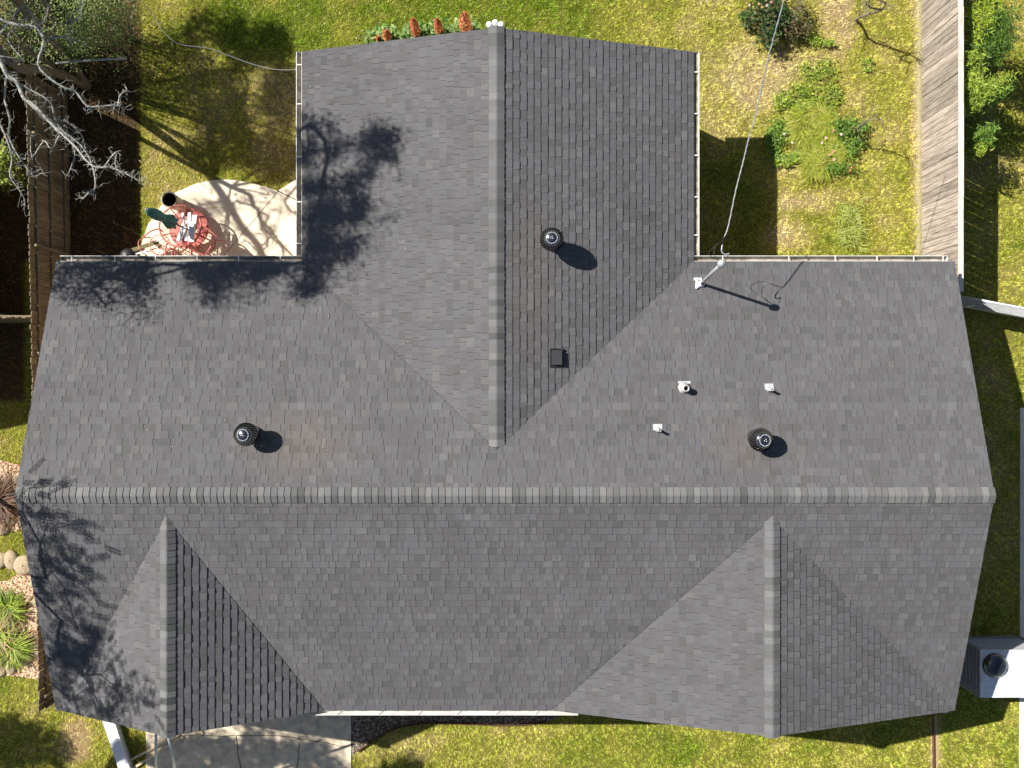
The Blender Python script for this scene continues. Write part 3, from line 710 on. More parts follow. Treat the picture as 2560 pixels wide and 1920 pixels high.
def spline(pts, n=8):
    pts = [Vector(p) for p in pts]; out = []
    for i in range(len(pts) - 1):
        p0 = pts[max(i - 1, 0)]; p1 = pts[i]; p2 = pts[i + 1]; p3 = pts[min(i + 2, len(pts) - 1)]
        for k in range(n):
            t = k / n; out.append(.5 * ((2 * p1) + (-p0 + p2) * t + (2 * p0 - 5 * p1 + 4 * p2 - p3) * t * t + (-p0 + 3 * p1 - 3 * p2 + p3) * t ** 3))
    return out + [pts[-1]]
# overhead service cable of twisted conductors
ptz = [(1990, -120, 6.4), (1960, 0, 6.0), (1929, 113, 5.6), (1908, 202, 5.3), (1887, 295, 5.0), (1871, 350, 4.85), (1857, 408, 4.7), (1840, 474, 4.55), (1821, 564, 4.4), (1811, 592, 4.36)]
line = spline([P(*p) for p in ptz], 14); cb = MB()
for ph in (0, 2.1, 4.2):
    cb.tube([p + Vector((math.cos(i * .55 + ph) * .0075, 0, math.sin(i * .55 + ph) * .0075)) for i, p in enumerate(line)], .006, 5)
svc = empty('overhead_cable', P(1811, 592, 4.36)); tag(svc, 'twisted grey service cable running from the roof mast to the top edge', 'cable')
cb.build('cable', M['cable'], svc)
cd = MB()
for seq in ([(1811, 592, 4.36), (1805, 612, 4.3), (1803, 630, 4.28), (1812, 637, 4.25), (1822, 635, 4.25), (1815, 647, 4.32)],
            [(1811, 592, 4.36), (1800, 605, 4.1), (1787, 618, 4.05), (1786, 640, 4.1), (1800, 652, 4.3)],
            [(1811, 592, 4.36), (1795, 610, 3.9), (1772, 632, 3.85), (1785, 645, 4.05), (1801, 653, 4.3)]):
    cd.tube(spline([P(*p) for p in seq], 8), .0055, 5)
cd.build('drip_loop', M['cable_dark'], svc)
wcp = MB(); wcp.tube(spline([P(1806, 612, 4.3), P(1804, 628, 4.28), P(1812, 636, 4.26), P(1823, 634, 4.25)], 6), .013, 6); wcp.build('clamp', M['mast'], svc)
# telephone line at the left
tl = MB(); tl.tube(spline([P(a, b, z) for a, b, z in ((340, -30, 4.2), (352, 0, 4.05), (380, 33, 3.8), (401, 69, 3.6), (434, 103, 3.4), (466, 114, 3.25), (521, 121, 3.05), (564, 136, 2.9), (615, 155, 2.72), (662, 169, 2.6), (705, 175, 2.5), (742, 174, 2.42))], 10), .0075, 6)
tag(tl.build('telephone_line', M['pvc']), 'thin pale line sagging from the top left to the wing gutter', 'cable')

# ------------------------------------------------------------------ fences
def board_fence(name, a, b, h, mat_, label, side, rails, posts, pw=.14, cap=None, jit=.012):
    """boards between a and b (ground points); rails and posts stand on the `side` (+1 = left of travel)"""
    a = Vector((*a, 0)); b = Vector((*b, 0)); d = (b - a).normalized(); L = (b - a).length; s = Vector((-d.y, d.x, 0)) * side
    root = empty(name, a); tag(root, label, 'fence'); r = random.Random(len(label))
    mb = MB(); u = 0
    while u < L:
        ww = pw + r.uniform(-.004, .004); hh = h + r.uniform(-jit, jit); c = a + d * (u + ww / 2); t = r.random(); off = r.uniform(-.004, .004); lean = r.uniform(-.012, .012)
        bt_ = c + s * off; tp_ = c + s * (off + lean) + Vector((0, 0, hh)); e = d * (ww / 2 - .005); k = s * .009
        vs = [bt_ - e - k, bt_ + e - k, bt_ + e + k, bt_ - e + k, tp_ - e - k - Vector((0, 0, .035)), tp_ + e - k - Vector((0, 0, .035)), tp_ + e + k - Vector((0, 0, .035)), tp_ - e + k - Vector((0, 0, .035)),
              tp_ - e * .6 - k, tp_ + e * .6 - k, tp_ + e * .6 + k, tp_ - e * .6 + k]
        mb.mesh(vs, [(0, 1, 5, 4), (1, 2, 6, 5), (2, 3, 7, 6), (3, 0, 4, 7), (4, 5, 9, 8), (5, 6, 10, 9), (6, 7, 11, 10), (7, 4, 8, 11), (8, 9, 10, 11)], 0, t); u += ww
    mb.build('boards', mat_, root, attr=True)
    for rz in rails:
        q = MB(); off = s * .035; q.bar(a + off + Vector((0, 0, rz)), b + off + Vector((0, 0, rz)), .04, .085, t=.5); q.build('rail', mat_, root, attr=True)
    for pu in posts:
        q = MB(); c = a + d * pu + s * .10; q.tube([c, c + Vector((0, 0, h - .08))], .035, 8, t=.8); q.build('post', M['mast'] if side > 0 and name == 'wooden_fence' and 'brown' in label else mat_, root, attr=True)
    if cap:
        q = MB(); z = h + .012; n = int(L / 2.4) + 1
        for i in range(n):
            p0 = a + d * (L * i / n); p1 = a + d * (L * (i + 1) / n - .004); jx = s * r.uniform(-.008, .008)
            q.bar(p0 + jx + Vector((0, 0, z)), p1 + jx + Vector((0, 0, z)), cap, .035, t=r.uniform(.7, 1))
        q.build('cap', M['capwood'], root, attr=True)
    return root
M['capwood'] = wood_mat('sunbleached_cap', (.60, .55, .48), (.38, .33, .28), (8, .9, 8))
board_fence('wooden_fence', (9.50, 10.0), (9.50, 1.95), 1.80, M['fence_grey'], 'long grey weathered board fence with a bleached cap right of the back yard', 1, (.3, .95, 1.55), (.3, 2.7, 5.1, 7.5), cap=.10)
board_fence('wooden_fence', (-10.02, -6.95), (-10.30, 6.6), 1.80, M['fence_brown'], 'brown shaded board fence with rails and pipe posts left of the house', -1, (.28, .92, 1.52), (.3, 2.7, 5.1, 7.6, 9.9, 12.3), pw=.142)
board_fence('wooden_fence', (-14.5, 1.42), (-10.32, 1.42), 1.75, M['fence_brown'], 'short brown board fence meeting the long one at the left edge', 1, (.3, 1.5), (1, 3.2))
# short return of the west fence to the house corner
board_fence('wooden_fence', (-9.98, -6.98), (-9.1, -6.33), 1.78, M['fence_brown'], 'short brown fence return by the lower left roof corner', 1, (.3, 1.5), (.9,))
# chain link fence to the east
cl = empty('chain_link_fence', (9.6, 1.9, 0)); tag(cl, 'low pale wire fence running east from the end of the grey board fence', 'fence')
a = Vector((9.6, 1.95, 0)); b_ = Vector((16, .75, 0)); d = (b_ - a).normalized(); L = (b_ - a).length; mb = MB()
mb.tube([a + Vector((0, 0, 1.2)), b_ + Vector((0, 0, 1.2))], .026, 8); mb.build('top_rail', M['flash'], cl)
mb = MB(); k = 0
while k * .055 < L + 1.2:
    for sg in (1, -1):
        u0 = k * .055 - (1.2 if sg > 0 else 0); u1 = u0 + 1.15 * sg if sg > 0 else u0 - 1.15
        z0, z1 = 0.04, 1.19
        ua, ub = u0, u1
        if ua < 0: z0 += (0 - ua) / (ub - ua) * 1.15; ua = 0
        if ub < 0: z1 = z0 + (0 - ua) / (ub - ua) * (z1 - z0); ub = 0
        if ub > L or ua > L or abs(ub - ua) < .02: continue
        p0 = a + d * ua + Vector((0, 0, z0)); p1 = a + d * ub + Vector((0, 0, z1)); mb.tube([p0, p1], .0042, 3, caps=False)
    k += 1
mb.build('wire_mesh', M['mast'], cl)
for u in (.05, 2.4, 4.8):
    q = MB(); c = a + d * u; q.tube([c, c + Vector((0, 0, 1.26))], .03, 10); q.ball(c + Vector((0, 0, 1.27)), .036, 8); q.build('post', M['flash'], cl)
bk = MB(); bk.bar(a + Vector((0, 0, .06)), b_ + Vector((0, 0, .06)), .04, .12); bk.build('kick_board', M['lumber'], cl)

# low white masonry wall near the driveway
aa = P(262, 1775, .2); bb_ = P(310, 1920, .2); dd = (bb_ - aa).normalized(); bb_ = bb_ + dd * 2.5
ww = MB(); ww.bar(Vector((aa.x, aa.y, .07)), Vector((bb_.x, bb_.y, .07)), .24, .16); wl = ww.build('white_wall', M['whitewall'])
tag(wl, 'low white kerb wall slanting across the grass left of the driveway', 'wall')
wc_ = MB(); wc_.bar(Vector((aa.x, aa.y, .18)) - dd * .02, Vector((bb_.x, bb_.y, .18)), .255, .05); cp = wc_.build('coping', M['whitewall']); cp.parent = wl

# white-topped louvred cabinet with a glossy dome, right edge
cbx = empty('utility_cabinet', (10.9, -6.4, 0)); tag(cbx, 'white topped utility cabinet with louvred grey sides and a black dome', 'cabinet')
X0, X1, Y0, Y1, ZT = 10.33, 11.75, -6.91, -5.86, 1.02
q = MB(); q.box(X0 + .04, X1 - .04, Y0 + .04, Y1 - .04, .06, ZT - .045); q.box(X0 - .02, X1 + .02, Y0 - .02, Y1 + .02, 0, .06)
q.build('body', M['louvre'], cbx)
lv = MB()
for i in range(14):
    z = .12 + i * .062; lv.obox((X0 + .025, (Y0 + Y1) / 2, z), (.016, 0, -.014), (0, (Y1 - Y0) / 2 - .03, 0), (.003, 0, .004))
    lv.obox(((X0 + X1) / 2, Y1 - .025, z), ((X1 - X0) / 2 - .03, 0, 0), (0, .016, -.014), (0, .003, .004))
lv.build('louvres', M['louvre'], cbx)
for k_, (sx_, sy_) in enumerate(((X0, Y0), (X0, Y1), (X1, Y0), (X1, Y1))):
    cpst = MB(); cpst.box(sx_ - .02, sx_ + .02, sy_ - .02, sy_ + .02, .03, ZT - .045); cpst.build('corner_post', M['louvre'], cbx)
lid = MB(); lid.box(X0, X1, Y0, Y1, ZT - .04, ZT); lo = lid.build('lid', M['boxtop'], cbx)
dm = MB(); dc = P(2486, 1663, 1.02)
dm.lathe((dc.x, dc.y, ZT), [(.27, .0), (.27, .03), (.25, .07), (.2, .12), (.13, .155), (.06, .172), (.001, .175)], 36); sub(lo, 'dome', dm, M['glassdark'])

# ------------------------------------------------------------------ small things on the ground
def stone(px, py, r, label=None, name='stone', grp='stones round the mulch beds', seed=0, mt_=None, z=-.02, flat=.36):
    rr = random.Random(seed + int(px * 7 + py)); c = P(px, py, 0); mb = MB(); n = 12; m_ = 7; vs = []; fs = []
    ph = rr.uniform(0, 6); el = rr.uniform(.65, 1)
    for i in range(m_):
        t = math.pi * i / (m_ - 1)
        for j in range(n):
            w0 = 2 * math.pi * j / n; k = r * max(math.sin(t), .02) ** .7 * (1 + .12 * math.sin(2 * w0 + ph) + rr.uniform(-.05, .05)); h = -math.cos(t) * r * flat
            x_, y_ = math.cos(w0) * k, math.sin(w0) * k * el; vs.append((c.x + x_ * math.cos(ph) - y_ * math.sin(ph), c.y + x_ * math.sin(ph) + y_ * math.cos(ph), z + r * flat * .55 + h))
    for i in range(m_ - 1):
        for j in range(n): fs.append((i * n + j, i * n + (j + 1) % n, (i + 1) * n + (j + 1) % n, (i + 1) * n + j))
    mb.mesh(vs, fs, 0, .5, True); o = mb.build(name, mt_ or M['rock'], loc=(c.x, c.y, 0))
    return tag(o, label, 'stone', grp)
stone(64, 1412, .27, 'large round boulder at the top of the stone ringed bed')
stone(30, 1400, .22, 'broad flat stone left of the large boulder')
stone(2, 1402, .2, 'stone cut by the left edge above the stone ringed bed')
stone(86, 1452, .15, 'small stone between the large boulder and the roof edge')
stone(96, 1505, .15, 'small stone halfway down the right side of the stone ringed bed')
stone(100, 1560, .14, 'small stone by the roof edge beside the lower green clump')
stone(92, 1625, .2, 'shaded stone at the lower right of the stone ringed bed')
stone(64, 1648, .2, 'pale stone at the lower end of the stone ringed bed')
stone(30, 1662, .21, 'flat stone below the lower green clump')
stone(2, 1668, .2, 'stone cut by the left edge below the lower green clump')
stone(28, 1300, .17, 'pale stone at the lower edge of the dead plant bed')
stone(48, 1195, .17, 'pale stone at the upper right of the dead plant bed')
stone(5, 1322, .2, 'stone cut by the left edge under the dead plant')

lb = lambda a, b, w_, h_, z, lab: tag((lambda m_: (m_.bar(P(*a, z), P(*b, z), w_, h_), m_.build('plank', M['lumber']))[1])(MB()), lab, 'plank', 'planks lying by the driveway')
lb((322, 1902), (448, 1836), .05, .04, .06, 'upper of the two long thin planks beside the driveway')
lb((330, 1922), (458, 1842), .055, .04, .07, 'lower of the two long thin planks beside the driveway')
lb((483, 1846), (506, 1828), .10, .04, .05, 'short wide plank at the foot of the garage gable')
for (t0, b0, z0, lab) in (((390, 1828), (389, 2010), 2.9, 'pale steel pole leaning on the garage gable, the left of two'), ((420, 1836), (456, 2010), 3.3, 'pale steel pole leaning under the gable peak, the right of two')):
    q = MB(); q.tube([P(*t0, z0), P(*b0, .03)], .027, 10); tag(q.build('steel_pole', M['mast']), lab, 'pole', 'poles leaning on the gable')

ed = MB(); pts = [P(a, b, .05) for a, b in ((892, 1878), (933, 1851), (977, 1825), (1021, 1813), (1078, 1807), (1148, 1809), (1259, 1813), (1319, 1810), (1363, 1805))]
sp = spline(pts, 5)
for i in range(len(sp) - 1): ed.bar(sp[i], sp[i + 1], .014, .10)
tag(ed.build('bed_edging', M['steel_edge']), 'thin rusty edging curving along the gravel bed', 'edging')
ed = MB(); ed.bar(P(2332, 1760, .03), P(2334, 2000, .03), .02, .08); tag(ed.build('bed_edging', M['steel_edge']), 'dark straight edging between the front lawn and the lawn at the right', 'edging')

# patio furniture
tc0 = P(450, 565, .72); tx, ty = tc0.x, tc0.y
tb = empty('patio_table', (tx, ty, .05)); tag(tb, 'round coral metal table with a glass top on the patio', 'table')
ring = lambda cx, cy, z, r, n=40: [(cx + r * math.cos(2 * math.pi * i / n), cy + r * math.sin(2 * math.pi * i / n), z) for i in range(n)]
q = MB(); q.tube(ring(tx, ty, .715, .465), .02, 8, closed=True); q.build('rim', M['red'], tb)
q = MB(); q.lathe((tx, ty, .722), [(.001, 0), (.46, 0), (.46, .008), (.001, .008)], 40, sm=False); q.build('glass_top', M['glass'], tb)
q = MB(); q.lathe((tx + .05, ty + .02, .30), [(.20, 0), (.44, 0), (.44, .008), (.20, .008), (.20, 0)], 36, sm=False); q.tube(ring(tx + .05, ty + .02, .30, .44, 30), .014, 6, closed=True); q.build('shelf', M['red'], tb)
for k in range(4):
    w0 = k * math.pi / 2 + .5; q = MB(); q.tube(spline([(tx + .44 * math.cos(w0), ty + .44 * math.sin(w0), .71), (tx + .25 * math.cos(w0), ty + .25 * math.sin(w0), .45), (tx + .46 * math.cos(w0), ty + .46 * math.sin(w0), .06)], 6), .013, 6); q.build('leg', M['red'], tb)
for k in range(3):
    w0 = k * math.pi / 3 + .2; q = MB(); q.tube([(tx + .45 * math.cos(w0), ty + .45 * math.sin(w0), .708), (tx - .45 * math.cos(w0), ty - .45 * math.sin(w0), .708)], .006, 5); q.build('crossbar', M['red'], tb)
def wire_chair(px, py, face, label):
    c = P(px, py, .44); x, y = c.x, c.y; root = empty('wire_chair', (x, y, .05)); tag(root, label, 'chair', 'coral metal chairs round the patio table')
    fx, fy = math.cos(face), math.sin(face); L = lambda a, b, z: (x + fx * a - fy * b, y + fy * a + fx * b, z)
    q = MB(); q.tube([L(.23 * math.cos(t * math.pi / 14), .23 * math.sin(t * math.pi / 14), .44) for t in range(28)], .012, 6, closed=True)
    for t in range(-2, 3): yy = t * .08; e = math.sqrt(max(0, .23 ** 2 - yy * yy)); q.tube([L(-e, yy, .438), L(e, yy, .438)], .007, 4)
    q.build('seat', M['red'], root)
    q = MB(); q.tube(spline([L(-.10, -.24, .44), L(-.22, -.25, .66), L(-.29, -.15, .84), L(-.31, 0, .88), L(-.29, .15, .84), L(-.22, .25, .66), L(-.10, .24, .44)], 6), .013, 6)
    for t in (-1, 0, 1): q.tube(spline([L(-.2, t * .07, .44), L(-.26, t * .075, .65), L(-.30, t * .055, .86 - abs(t) * .015)], 5), .005, 4)
    q.build('backrest', M['red'], root)
    for sgn in (1, -1):
        q = MB(); q.tube(spline([L(-.2, .25 * sgn, .66), L(0, .29 * sgn, .68), L(.2, .26 * sgn, .64), L(.2, .22 * sgn, .44)], 6), .018, 6); q.build('armrest', M['red'], root)
    for (aa_, bb2) in ((.17, .17), (.17, -.17), (-.17, .17), (-.17, -.17)):
        q = MB(); q.tube([L(aa_, bb2, .44), L(aa_ * 1.45, bb2 * 1.35, .06)], .012, 6); q.build('leg', M['red'], root)
wire_chair(400, 612, .5, 'coral wire chair left of the patio table by the gutter')
wire_chair(514, 606, 2.6, 'coral wire chair right of the patio table in its shadow')
wire_chair(455, 634, 1.6, 'coral wire chair between the patio table and the gutter')
# closed umbrella standing in the table
um = empty('patio_umbrella', (tx, ty, .06)); tag(um, 'closed dark teal umbrella standing in the patio table', 'umbrella')
q = MB(); q.tube([(tx, ty, .06), (tx, ty, 2.62)], .019, 10); q.build('pole', M['blackmatte'], um)
q = MB(); vs = []; fs = []; n = 32; prof = [(1.15, .125), (1.3, .135), (1.5, .105), (1.66, .06), (1.75, .075), (1.95, .095), (2.2, .09), (2.42, .075), (2.52, .045), (2.55, .012)]
for (z, r) in prof:
    for j in range(n):
        w0 = 2 * math.pi * j / n; k = r * (1 + .26 * math.cos(8 * w0 + z * 2.2) + .06 * math.sin(3 * w0 + z * 5)); vs.append((tx + k * math.cos(w0), ty + k * math.sin(w0), z))
for i in range(len(prof) - 1):
    for j in range(n): fs.append((i * n + j, i * n + (j + 1) % n, (i + 1) * n + (j + 1) % n, (i + 1) * n + j))
q.mesh(vs, fs, 0, .5, True); q.build('canopy', M['umb'], um)
q = MB(); q.lathe((tx, ty, 2.55), [(.012, 0), (.03, .01), (.032, .05), (.015, .075), (.001, .08)], 14); q.build('finial', M['mast'], um)
for i, (a, b, w_, z, lab) in enumerate((((457, 532), (465, 602), .065, .748, 'thin white board on the left of the pile on the patio table'), ((473, 531), (474, 597), .075, .752, 'white board in the middle of the pile on the patio table'),
        ((487, 538), (479, 602), .095, .765, 'tilted white board on the right of the pile on the patio table'), ((461, 566), (446, 603), .11, .790, 'short wide white board slanting across the lower left of the pile'), ((478, 556), (478, 604), .13, .812, 'widest white board lying on top of the pile'))):
    q = MB(); q.bar(P(*a, z), P(*b, z), w_, .014); tag(q.build('white_board', M['white']), lab, 'board', 'white boards piled on the patio table')
# tall open bin
bc = P(423, 499, .6); q = MB(); q.lathe((bc.x, bc.y, .05), [(.14, 0), (.16, .1), (.17, .5), (.185, .53), (.187, .56), (.158, .56), (.152, .5), (.14, .1), (.001, .09)], 32)
bo = q.build('bin', M['bin'], loc=(bc.x, bc.y, .05)); tag(bo, 'tall open round bin standing on the edge of the patio', 'bin')
q = MB(); q.lathe((0, 0, .0), [(.1575, .545), (.1515, .5), (.139, .105), (.001, .10)], 28); q2 = q.build('bin_inside', M['hole']); q2.parent = bo
# folded lounger and black grill by the gutter
lc = P(350, 620, .35); lg = empty('folding_chair', (lc.x, lc.y, 0)); tag(lg, 'folded chair with an olive strap and white slats by the patio corner', 'chair')
q = MB(); q.bar(P(325, 627, .42), P(392, 605, .44), .085, .02); q.bar(P(392, 605, .44), P(402, 620, .40), .075, .02); q.build('strap', M['olive'], lg)
for i in range(3):
    q = MB(); q.bar(P(330 + i * 3, 624 + i * 5, .36), P(360 + i * 2, 617 + i * 6, .38), .05, .016); q.build('slat', M['white'], lg)
q = MB()
for (a, b) in (((322, 632), (398, 608)), ((330, 642), (400, 618))): q.tube([P(*a, .34), P(*b, .33)], .013, 6)
for (a) in ((325, 632), (396, 610), (332, 642), (398, 620)): q.tube([P(*a, .34), P(a[0] * 1.0 + 3, a[1] + 1, .05)], .012, 6)
q.build('frame', M['mast'], lg)
gc = P(320, 640, .6); gr_ = empty('grill', (gc.x, gc.y, 0)); tag(gr_, 'small black grill with a white knob tucked against the gutter', 'grill')
q = MB(); q.lathe((gc.x, gc.y, .6), [(.001, -.14), (.10, -.12), (.16, -.06), (.18, 0), (.16, .06), (.1, .11), (.001, .125)], 24); q.build('bowl', M['blackmatte'], gr_)
q = MB(); q.ball((gc.x - .02, gc.y - .05, .74), .028, 10); q.build('knob', M['white'], gr_)
for k in range(3):
    w0 = k * 2.09; q = MB(); q.tube([(gc.x + .1 * math.cos(w0), gc.y + .1 * math.sin(w0), .5), (gc.x + .22 * math.cos(w0), gc.y + .22 * math.sin(w0), 0)], .012, 6); q.build('leg', M['blackmatte'], gr_)

# ------------------------------------------------------------------ plants
def leaf_quads(pos, size, cols, flat=.5, asp=.5):
    """pos (n,3): one four-cornered leaf each, tilted at random"""
    n = len(pos); th = rng.random(n) * 2 * np.pi; tl_ = (rng.random(n) - .5) * 2 * flat; s = size * (.6 + .8 * rng.random(n))
    a = np.stack([np.cos(th) * np.cos(tl_), np.sin(th) * np.cos(tl_), np.sin(tl_)], 1); rl = (rng.random(n) - .5) * 1.6 * flat
    b = np.stack([-np.sin(th) * np.cos(rl), np.cos(th) * np.cos(rl), np.sin(rl)], 1)
    V = np.stack([pos - a * s[:, None], pos + b * (s * asp)[:, None] - a * (s * .1)[:, None], pos + a * s[:, None], pos - b * (s * asp)[:, None] - a * (s * .1)[:, None]], 1).reshape(-1, 3)
    c = np.array(cols)[rng.integers(0, len(cols), n)] * (.65 + .7 * rng.random(n))[:, None]
    return V, np.repeat(c, 4, 0)
GREENS = [(.10, .20, .02), (.15, .26, .03), (.22, .33, .05), (.07, .13, .015)]
LIME = [(.27, .36, .03), (.21, .30, .03), (.38, .44, .07), (.12, .18, .02)]
def leafy(px, py, rx, ry, h, n, size, cols, name, label, cat, stems=8, z0=.0, flowers=None, group=None, asp=.45):
    """bushy plant whose foliage tops out at height h: clumps of leaves round several leaders; rx, ry in metres"""
    c = P(px, py, h * .75); c.z = 0; root = empty(name, (c.x, c.y, 0)); tag(root, label, cat, group); r = random.Random(int(px + py * 3))
    st = MB(); cen = []
    for i in range(stems):
        w0 = r.uniform(0, 6.28); q = math.sqrt(r.random()) * .85; e = Vector((c.x + math.cos(w0) * rx * q, c.y + math.sin(w0) * ry * q, z0 + h * r.uniform(.55, 1) * (1 - .3 * q)))
        b = Vector((c.x + math.cos(w0) * rx * q * .3, c.y + math.sin(w0) * ry * q * .3, 0)); st.tube(spline([b, (b + e) / 2 + Vector((r.uniform(-.05, .05), r.uniform(-.05, .05), h * .1)), e], 4), [.012 - .0011 * k for k in range(9)], 5); cen.append(e)
    st.build('stem', M['bark'], root)
    cen = np.array([tuple(e) for e in cen]); m_ = n; idx = rng.integers(0, len(cen), m_); sp_ = rng.normal(0, 1, (m_, 3)) * np.array([rx, ry, h]) * np.array([.24, .24, .16])
    pos = cen[idx] + sp_; pos[:, 2] = np.clip(pos[:, 2], .04, None)
    V, C = leaf_quads(pos, size, cols, asp=asp); o = tri_cloud('foliage', V - np.array([c.x, c.y, 0]), C, M['leaf'], 4); o.parent = root
    if flowers:
        for (dx, dy, col) in flowers:
            fm = MB(); p = P(px + dx, py + dy, h); k = 6
            for j in range(k):
                w0 = j * 6.283 / k; fm.face([(p.x, p.y, p.z), (p.x + .022 * math.cos(w0 - .4), p.y + .022 * math.sin(w0 - .4), p.z + .012), (p.x + .034 * math.cos(w0), p.y + .034 * math.sin(w0), p.z + .008), (p.x + .022 * math.cos(w0 + .4), p.y + .022 * math.sin(w0 + .4), p.z + .012)])
            fm.ball((p.x, p.y, p.z + .01), .014, 6, m=1)
            fm.build('flower', [FL[col], FL['y']], root)
    return root
FL = {'pink': mat('pink_petal', (.75, .28, .42), .6), 'pale': mat('pale_pink_petal', (.85, .55, .70), .6), 'y': mat('flower_centre', (.7, .5, .15), .7), 'red': mat('red_petal', (.6, .12, .10), .6), 'orange': mat('orange_petal', (.75, .36, .1), .6), 'white': mat('white_petal', (.8, .82, .75), .6)}
leafy(1925, 48, .48, .52, .65, 1700, .045, [(.03, .07, .015), (.05, .11, .02), (.02, .04, .01), (.10, .09, .03)], 'flowering_bush', 'dark green bush with pink flowers at the top edge beside the cable', 'bush', 14, flowers=((-52, -35, 'pale'), (-8, -34, 'pale'), (-20, -30, 'orange'), (3, -42, 'pink'), (-28, -38, 'orange')))
leafy(1985, 45, .42, .45, .5, 900, .035, [(.13, .11, .04), (.09, .10, .03), (.2, .15, .07)], 'weed_clump', 'brownish twiggy weeds right of the flowering bush', 'weeds', 12)
leafy(2045, 185, .40, .50, .12, 520, .030, LIME, 'weed_clump', 'small leafy weeds in the dry grass above the big grass clump', 'weeds', 10)
leafy(2050, 110, .3, .2, .15, 350, .03, LIME, 'weed_clump', 'low pale green weeds below the bare twigs', 'weeds', 8)
leafy(2060, 245, .42, .36, .14, 520, .030, LIME, 'weed_clump', 'leafy weeds just above the tall yellow grass', 'weeds', 10)
leafy(2172, 162, .18, .14, .08, 120, .030, LIME, 'weed_clump', 'isolated bright green tuft right of the weeds', 'weeds', 8)
leafy(1860, 40, .12, .12, .12, 160, .03, GREENS, 'weed_clump', 'tiny green tuft left of the flowering bush', 'weeds', 5)
leafy(1990, 242, .46, .32, .14, 800, .034, LIME, 'leafy_plant', 'bright leafy plant at the upper left of the tall yellow grass', 'plant', 10)
leafy(1945, 345, .28, .48, .18, 800, .034, GREENS, 'leafy_plant', 'dark leafy plant between the roof shadow and the tall yellow grass', 'plant', 12, flowers=((35, 12, 'white'), (15, -10, 'white')))
leafy(1975, 395, .38, .20, .14, 460, .042, LIME, 'leafy_plant', 'broad leaved pale plant at the lower left of the tall yellow grass', 'plant', 9)
leafy(2125, 330, .42, .32, .25, 900, .036, GREENS, 'leafy_plant', 'dark broad leaved plant at the upper right of the tall yellow grass', 'plant', 10, flowers=((-22, 6, 'white'),))
leafy(2135, 375, .24, .36, .18, 420, .034, GREENS, 'leafy_plant', 'leafy plant along the right side of the tall yellow grass', 'plant', 7, flowers=())
leafy(2110, 425, .40, .2, .2, 420, .03, GREENS, 'rose_bush', 'spindly rose bush with pink blooms at the lower edge of the yellow grass', 'bush', 9, flowers=((-27, -98, 'pink'), (-56, -68, 'pale'), (-46, -80, 'pale'), (-27, -46, 'pink'), (-38, -38, 'pink'), (-25, -26, 'pale'), (14, 2, 'red'), (18, -6, 'red')))
def long_grass(px, py, rx, ry, n, L, cols, label, name='grass_clump', flop=None, tufts=18, W=.008):
    c = P(px, py, 0); k = tufts; r = random.Random(int(px)); cen = [(c.x + r.uniform(-1, 1) * rx, c.y + r.uniform(-1, 1) * ry) for _ in range(k)]
    Vs = []; Cs = []
    for (x, y) in cen:
        m_ = n // k; th = rng.random(m_) * 2 * np.pi if flop is None else flop + rng.normal(0, .9, m_); ll = L * (.5 + .7 * rng.random(m_))
        bx = x + rng.normal(0, .04, m_); by = y + rng.normal(0, .04, m_); dx, dy = np.cos(th), np.sin(th); col = np.array(cols)[rng.integers(0, len(cols), m_)] * (.6 + .8 * rng.random(m_))[:, None]
        pr = None
        for s in range(5):
            t = s / 4; rad = ll * (t * .55 + .35 * t * t); z = ll * (1.05 * t - .75 * t * t) + .01; w_ = W * (1 - .75 * t)
            cur = (np.stack([bx + dx * rad - dy * w_, by + dy * rad + dx * w_, z], 1), np.stack([bx + dx * rad + dy * w_, by + dy * rad - dx * w_, z], 1))
            if pr: Vs.append(np.stack([pr[0], pr[1], cur[1], cur[0]], 1).reshape(-1, 3)); Cs.append(np.repeat(col, 4, 0))
            pr = cur
    V = np.concatenate(Vs) - np.array([c.x, c.y, 0]); o = tri_cloud(name, V, np.concatenate(Cs), M['leaf'], 4); o.location = (c.x, c.y, 0)
    return tag(o, label, 'grass clump')
YG = [(.32, .37, .03), (.42, .44, .06), (.24, .32, .03), (.52, .48, .12)]
long_grass(2035, 320, .60, .45, 2600, .34, YG, 'tall arching yellow green grass in the middle of the right yard', flop=-2.6, tufts=26)
long_grass(2070, 400, .52, .34, 2000, .34, YG, 'lower mound of tall yellow grass behind the rose bush', flop=-2.9, tufts=20)
long_grass(2120, 560, .30, .55, 500, .25, [(.36, .42, .08), (.44, .46, .14), (.30, .36, .06)], 'pale streak of longer grass near the right gutter', flop=-1.2, tufts=26)

long_grass(26, 1515, .08, .08, 260, .5, LIME, 'upper strappy green clump in the stone ringed bed', name='strap_leaf_plant', tufts=4, W=.02)
long_grass(34, 1612, .10, .10, 340, .55, LIME, 'lower strappy green clump in the stone ringed bed', name='strap_leaf_plant', tufts=5, W=.02)
long_grass(2, 1585, .08, .05, 160, .7, [(.45, .33, .15), (.5, .4, .2)], 'dry straw coloured fronds between the two green clumps', name='strap_leaf_plant', tufts=3)
long_grass(0, 1245, .12, .12, 420, .75, [(.15, .08, .05), (.22, .13, .07), (.11, .06, .04)], 'dead reddish brown spiky plant at the left edge', name='dead_plant', tufts=4, W=.014)

